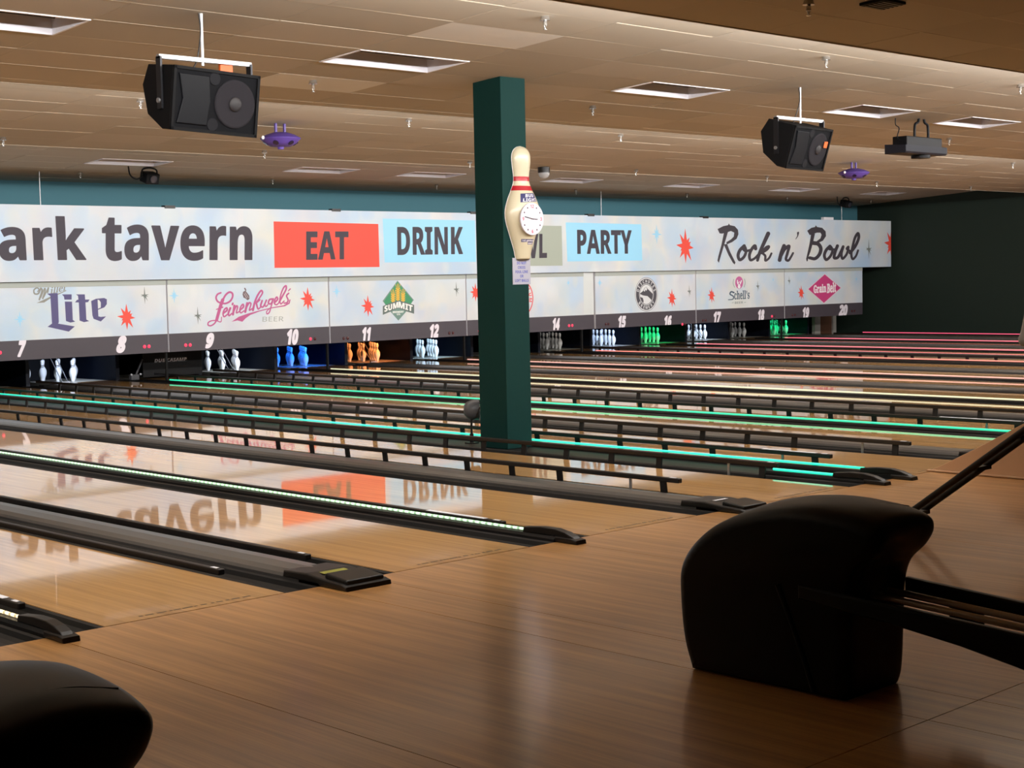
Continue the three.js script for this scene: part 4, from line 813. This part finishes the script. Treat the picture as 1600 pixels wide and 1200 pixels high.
// ================================================================= BALL RETURNS
function ballReturn(label, x, dz) {
  const g = G('ball_return', label, 'ball return', [x, 0, dz]);
  const prof = [[2.64, 0], [2.6, 0.12], [2.58, 0.3], [2.585, 0.43], [2.64, 0.53], [2.74, 0.62], [2.88, 0.69], [3.03, 0.735], [3.2, 0.757], [3.36, 0.752], [3.48, 0.733], [3.545, 0.705], [3.555, 0.66], [3.52, 0.59], [3.455, 0.52], [3.43, 0.45], [3.42, 0.3], [3.405, 0.05], [3.39, 0]];
  const cv = new THREE.CatmullRomCurve3(prof.map(([z, y]) => V3(z, y, 0)), false, 'centripetal');
  let geo = sweepX(cv.getPoints(90).map((p) => [p.x, p.y]), -0.215, 0.215, 0.045, 8);
  const pp = geo.attributes.position;
  for (let i = 0; i < pp.count; i++) { const X = pp.getX(i), Y = pp.getY(i); if (Y > 0.3) pp.setY(i, Y - 0.035 * (X / 0.215) ** 2 * (Y - 0.3) / 0.45); }
  geo = toCreasedNormals(geo, 0.6); M('hood', geo, MAT.hood, g);
  M('edge_trim', tube([[-0.205, 0.06, 2.665], [-0.206, 0.2, 2.635], [-0.206, 0.4, 2.63], [-0.203, 0.5, 2.67], [-0.2, 0.57, 2.745]], 0.006, 40), MAT.hoodTrim, g);
  M('seam_trim', tube([[-0.17, 0.722, 3.36], [-0.08, 0.738, 3.4], [0.06, 0.738, 3.43], [0.17, 0.718, 3.45]], 0.004, 20), MAT.hoodTrim, g);
  M('side_rib', tube([[-0.214, 0.42, 3.1], [-0.214, 0.2, 3.2], [-0.214, 0.02, 3.27]], 0.012, 16), MAT.hood, g);
  // rack
  M('side_rail', sweepX([[3.2, 0.435], [5.3, 0.31], [5.3, 0.1], [4.6, 0.16], [4.2, 0.245], [3.9, 0.3], [3.55, 0.345], [3.2, 0.375]], -0.225, -0.185, 0.012), MAT.hood, g);
  M('side_rail', sweepX([[3.42, 0.43], [5.3, 0.3], [5.3, 0.25], [3.42, 0.375]], 0.185, 0.225, 0.01), MAT.hood, g);
  for (const z of [3.62, 4.3, 5.0]) M('rail_post', bx(0.185, 0.22, 0.26 - (z - 3.5) * 0.06, 0.38 - (z - 3.5) * 0.06, z, z + 0.13), MAT.hood, g);
  for (const dx of [-0.05, 0.06]) M('ball_track', rod([dx, 0.4, 3.4], [dx, 0.29, 5.25], 0.014), S({ color: 0xb8aca0, roughness: 0.3, metalness: 0.7 }), g);
  M('tray', sweepX([[3.4, 0.31], [5.28, 0.19], [5.28, 0.17], [3.4, 0.29]], 0.02, 0.2), MAT.hood, g);
  M('rear_stand', bx(-0.18, 0.18, 0, 0.2, 5.1, 5.3, 0.02), MAT.hood, g);
  return g;
}
ballReturn('black ball return hood with rack, beside the black rail ramp', -6.285, 0);
ballReturn('black ball return hood nearest the amber lit divider', -9.82, 0.12);

// ================================================================= RAMPS
{
  const g = G('rail_ramp', 'black metal ball ramp of two slanted rails', 'ramp', [-2.92, 0, 1.36]);
  for (const dx of [-0.085, 0.085]) M('ramp_rail', rod([dx, 0.02, 0.0], [dx, 1.05, 1.41], 0.021, 12), MAT.blackPlastic, g);
  for (const t of [0.12, 0.42, 0.62, 0.9]) M('cross_bracket', bx(-0.085, 0.085, 1.05 * t - 0.012, 1.05 * t + 0.012, 1.41 * t - 0.03, 1.41 * t + 0.03), MAT.blackPlastic, g);
  for (const dx of [-0.085, 0.085]) M('ramp_leg', rod([dx, 1.03, 1.39], [dx * 3, 0.0, 1.5], 0.016), MAT.blackPlastic, g);
  M('ramp_foot', bx(-0.11, 0.11, 0, 0.02, -0.05, 0.05, 0.006), MAT.blackPlastic, g);
}
{
  const g = G('tan_ramp', 'smooth tan ball ramp with sloping side on the approach', 'ramp', [0, 0, -0.03]);
  const pr = [[0, 0.004], [0.1, 0.045], [0.45, 0.225], [0.9, 0.47], [1.4, 0.76], [1.6, 0.8], [1.6, 0.004]];
  for (const x of [-0.235, 0.215]) M('side_panel', sweepX(pr, x, x + 0.02, 0.004), MAT.tan, g);
  const top = pr.slice(0, 6); M('slide', sweepX([...top.map(([z, y]) => [z + 0.01, y - 0.004]), ...top.slice().reverse().map(([z, y]) => [z + 0.01, Math.max(0.001, y - 0.03)])], -0.215, 0.215), MAT.tan, g);
  M('base_flange', bx(-0.27, -0.23, 0.004, 0.016, 0.0, 1.6, 0.003), MAT.tan, g);
}

// ================================================================= PERSON at the edge of the frame
{
  const g = G('person', 'person in grey top and dark trousers standing on the approach', 'person', [1.09, 0, 0.42]);
  g.rotation.y = -0.9;
  function body(parts, min, size, res) {                          // smooth union of tapered capsules
    const mc = new MarchingCubes(res, new THREE.MeshBasicMaterial(), false, false, 200000); mc.isolation = 0;
    const a = V3(), b = V3(), p = V3(), ab = V3();
    for (let k = 0; k < res; k++) for (let j = 0; j < res; j++) for (let i = 0; i < res; i++) {
      p.set(min[0] + size * (i / res), min[1] + size * (j / res), min[2] + size * (k / res)); let d = 1e3;
      for (const [A, B, ra, rb, sz] of parts) {
        a.set(...A); b.set(...B); ab.copy(b).sub(a); const q = p.clone(); const f = sz || 1; q.z = a.z + (q.z - a.z) / f;
        const t = Math.max(0, Math.min(1, q.clone().sub(a).dot(ab) / ab.lengthSq())); const e = q.distanceTo(a.clone().addScaledVector(ab, t)) - (ra + (rb - ra) * t);
        const h = Math.max(0.04 - Math.abs(d - e), 0) / 0.04; d = Math.min(d, e) - h * h * 0.01;
      }
      mc.field[i + j * res + k * res * res] = -d;
    }
    mc.update();
    const n = mc.count, geo = new THREE.BufferGeometry();
    const pos = new Float32Array(mc.positionArray.slice(0, n * 3)), nor = new Float32Array(mc.normalArray.slice(0, n * 3));
    for (let i = 0; i < n; i++) for (let c = 0; c < 3; c++) pos[i * 3 + c] = min[c] + size * (pos[i * 3 + c] + 1) / 2;
    geo.setAttribute('position', new THREE.BufferAttribute(pos, 3)); geo.setAttribute('normal', new THREE.BufferAttribute(nor, 3));
    return geo;
  }
  const skin = S({ color: 0xb98a6c, roughness: 0.6 }), top = S({ color: 0x7a746e, roughness: 0.9 }), tr = S({ color: 0x23242c, roughness: 0.85 });
  const arms = []; for (const s of [-1, 1]) arms.push([[s * 0.2, 1.35, 0], [s * 0.265, 1.03, -0.02], 0.062, 0.052], [[s * 0.265, 1.03, -0.02], [s * 0.1, 1.0, 0.19], 0.05, 0.038]);
  M('shirt', body([[[0, 0.98, 0], [0, 1.2, 0], 0.165, 0.17, 0.75], [[0, 1.2, 0], [0, 1.36, 0], 0.17, 0.13, 0.75], [[-0.16, 1.37, 0], [0.16, 1.37, 0], 0.065, 0.065], ...arms], [-0.45, 0.75, -0.45], 0.9, 72), top, g);
  M('trousers', body([[[0, 0.98, 0], [0, 0.9, 0], 0.16, 0.165, 0.75], [[-0.09, 0.88, 0], [-0.1, 0.5, 0.02], 0.095, 0.07], [[-0.1, 0.5, 0.02], [-0.1, 0.08, 0], 0.066, 0.055], [[0.09, 0.88, 0], [0.1, 0.5, 0.02], 0.095, 0.07], [[0.1, 0.5, 0.02], [0.1, 0.08, 0], 0.066, 0.055]], [-0.6, -0.02, -0.6], 1.2, 72), tr, g);
  const hands = []; for (const s of [-1, 1]) { const hx = s * 0.085; hands.push([[hx + s * 0.01, 1.0, 0.19], [hx - s * 0.015, 1.0, 0.26], 0.028, 0.034]); for (let f = 0; f < 4; f++) hands.push([[hx - s * 0.01, 1.025 - f * 0.017, 0.275], [hx - s * 0.035, 1.02 - f * 0.016, 0.33 - Math.abs(f - 1.5) * 0.008], 0.009, 0.007]); hands.push([[hx, 1.03, 0.23], [hx - s * 0.035, 1.055, 0.27], 0.011, 0.008]); }
  M('hands', body(hands, [-0.2, 0.8, 0.1], 0.4, 100), skin, g);
  M('head', body([[[0, 1.38, 0], [0, 1.48, 0.01], 0.055, 0.052], [[0, 1.53, 0.025], [0, 1.6, 0.0], 0.068, 0.088], [[0, 1.545, 0.1], [0, 1.57, 0.095], 0.014, 0.009], [[-0.085, 1.56, 0], [-0.085, 1.59, 0], 0.014, 0.018], [[0.085, 1.56, 0], [0.085, 1.59, 0], 0.014, 0.018]], [-0.2, 1.33, -0.2], 0.4, 60), skin, g);
  M('hair', body([[[0, 1.62, -0.02], [0, 1.6, -0.03], 0.095, 0.09], [[-0.05, 1.55, -0.06], [0.05, 1.55, -0.06], 0.045, 0.045]], [-0.2, 1.33, -0.22], 0.4, 48), S({ color: 0x2a1d14, roughness: 0.8 }), g);
  for (const s of [-1, 1]) M('shoe', body([[[s * 0.1, 0.05, -0.04], [s * 0.105, 0.04, 0.13], 0.045, 0.036]], [s * 0.1 - 0.2, -0.15, -0.16], 0.4, 40), S({ color: 0x2c2a2a, roughness: 0.6 }), g);
}

renderer.render(scene, camera);
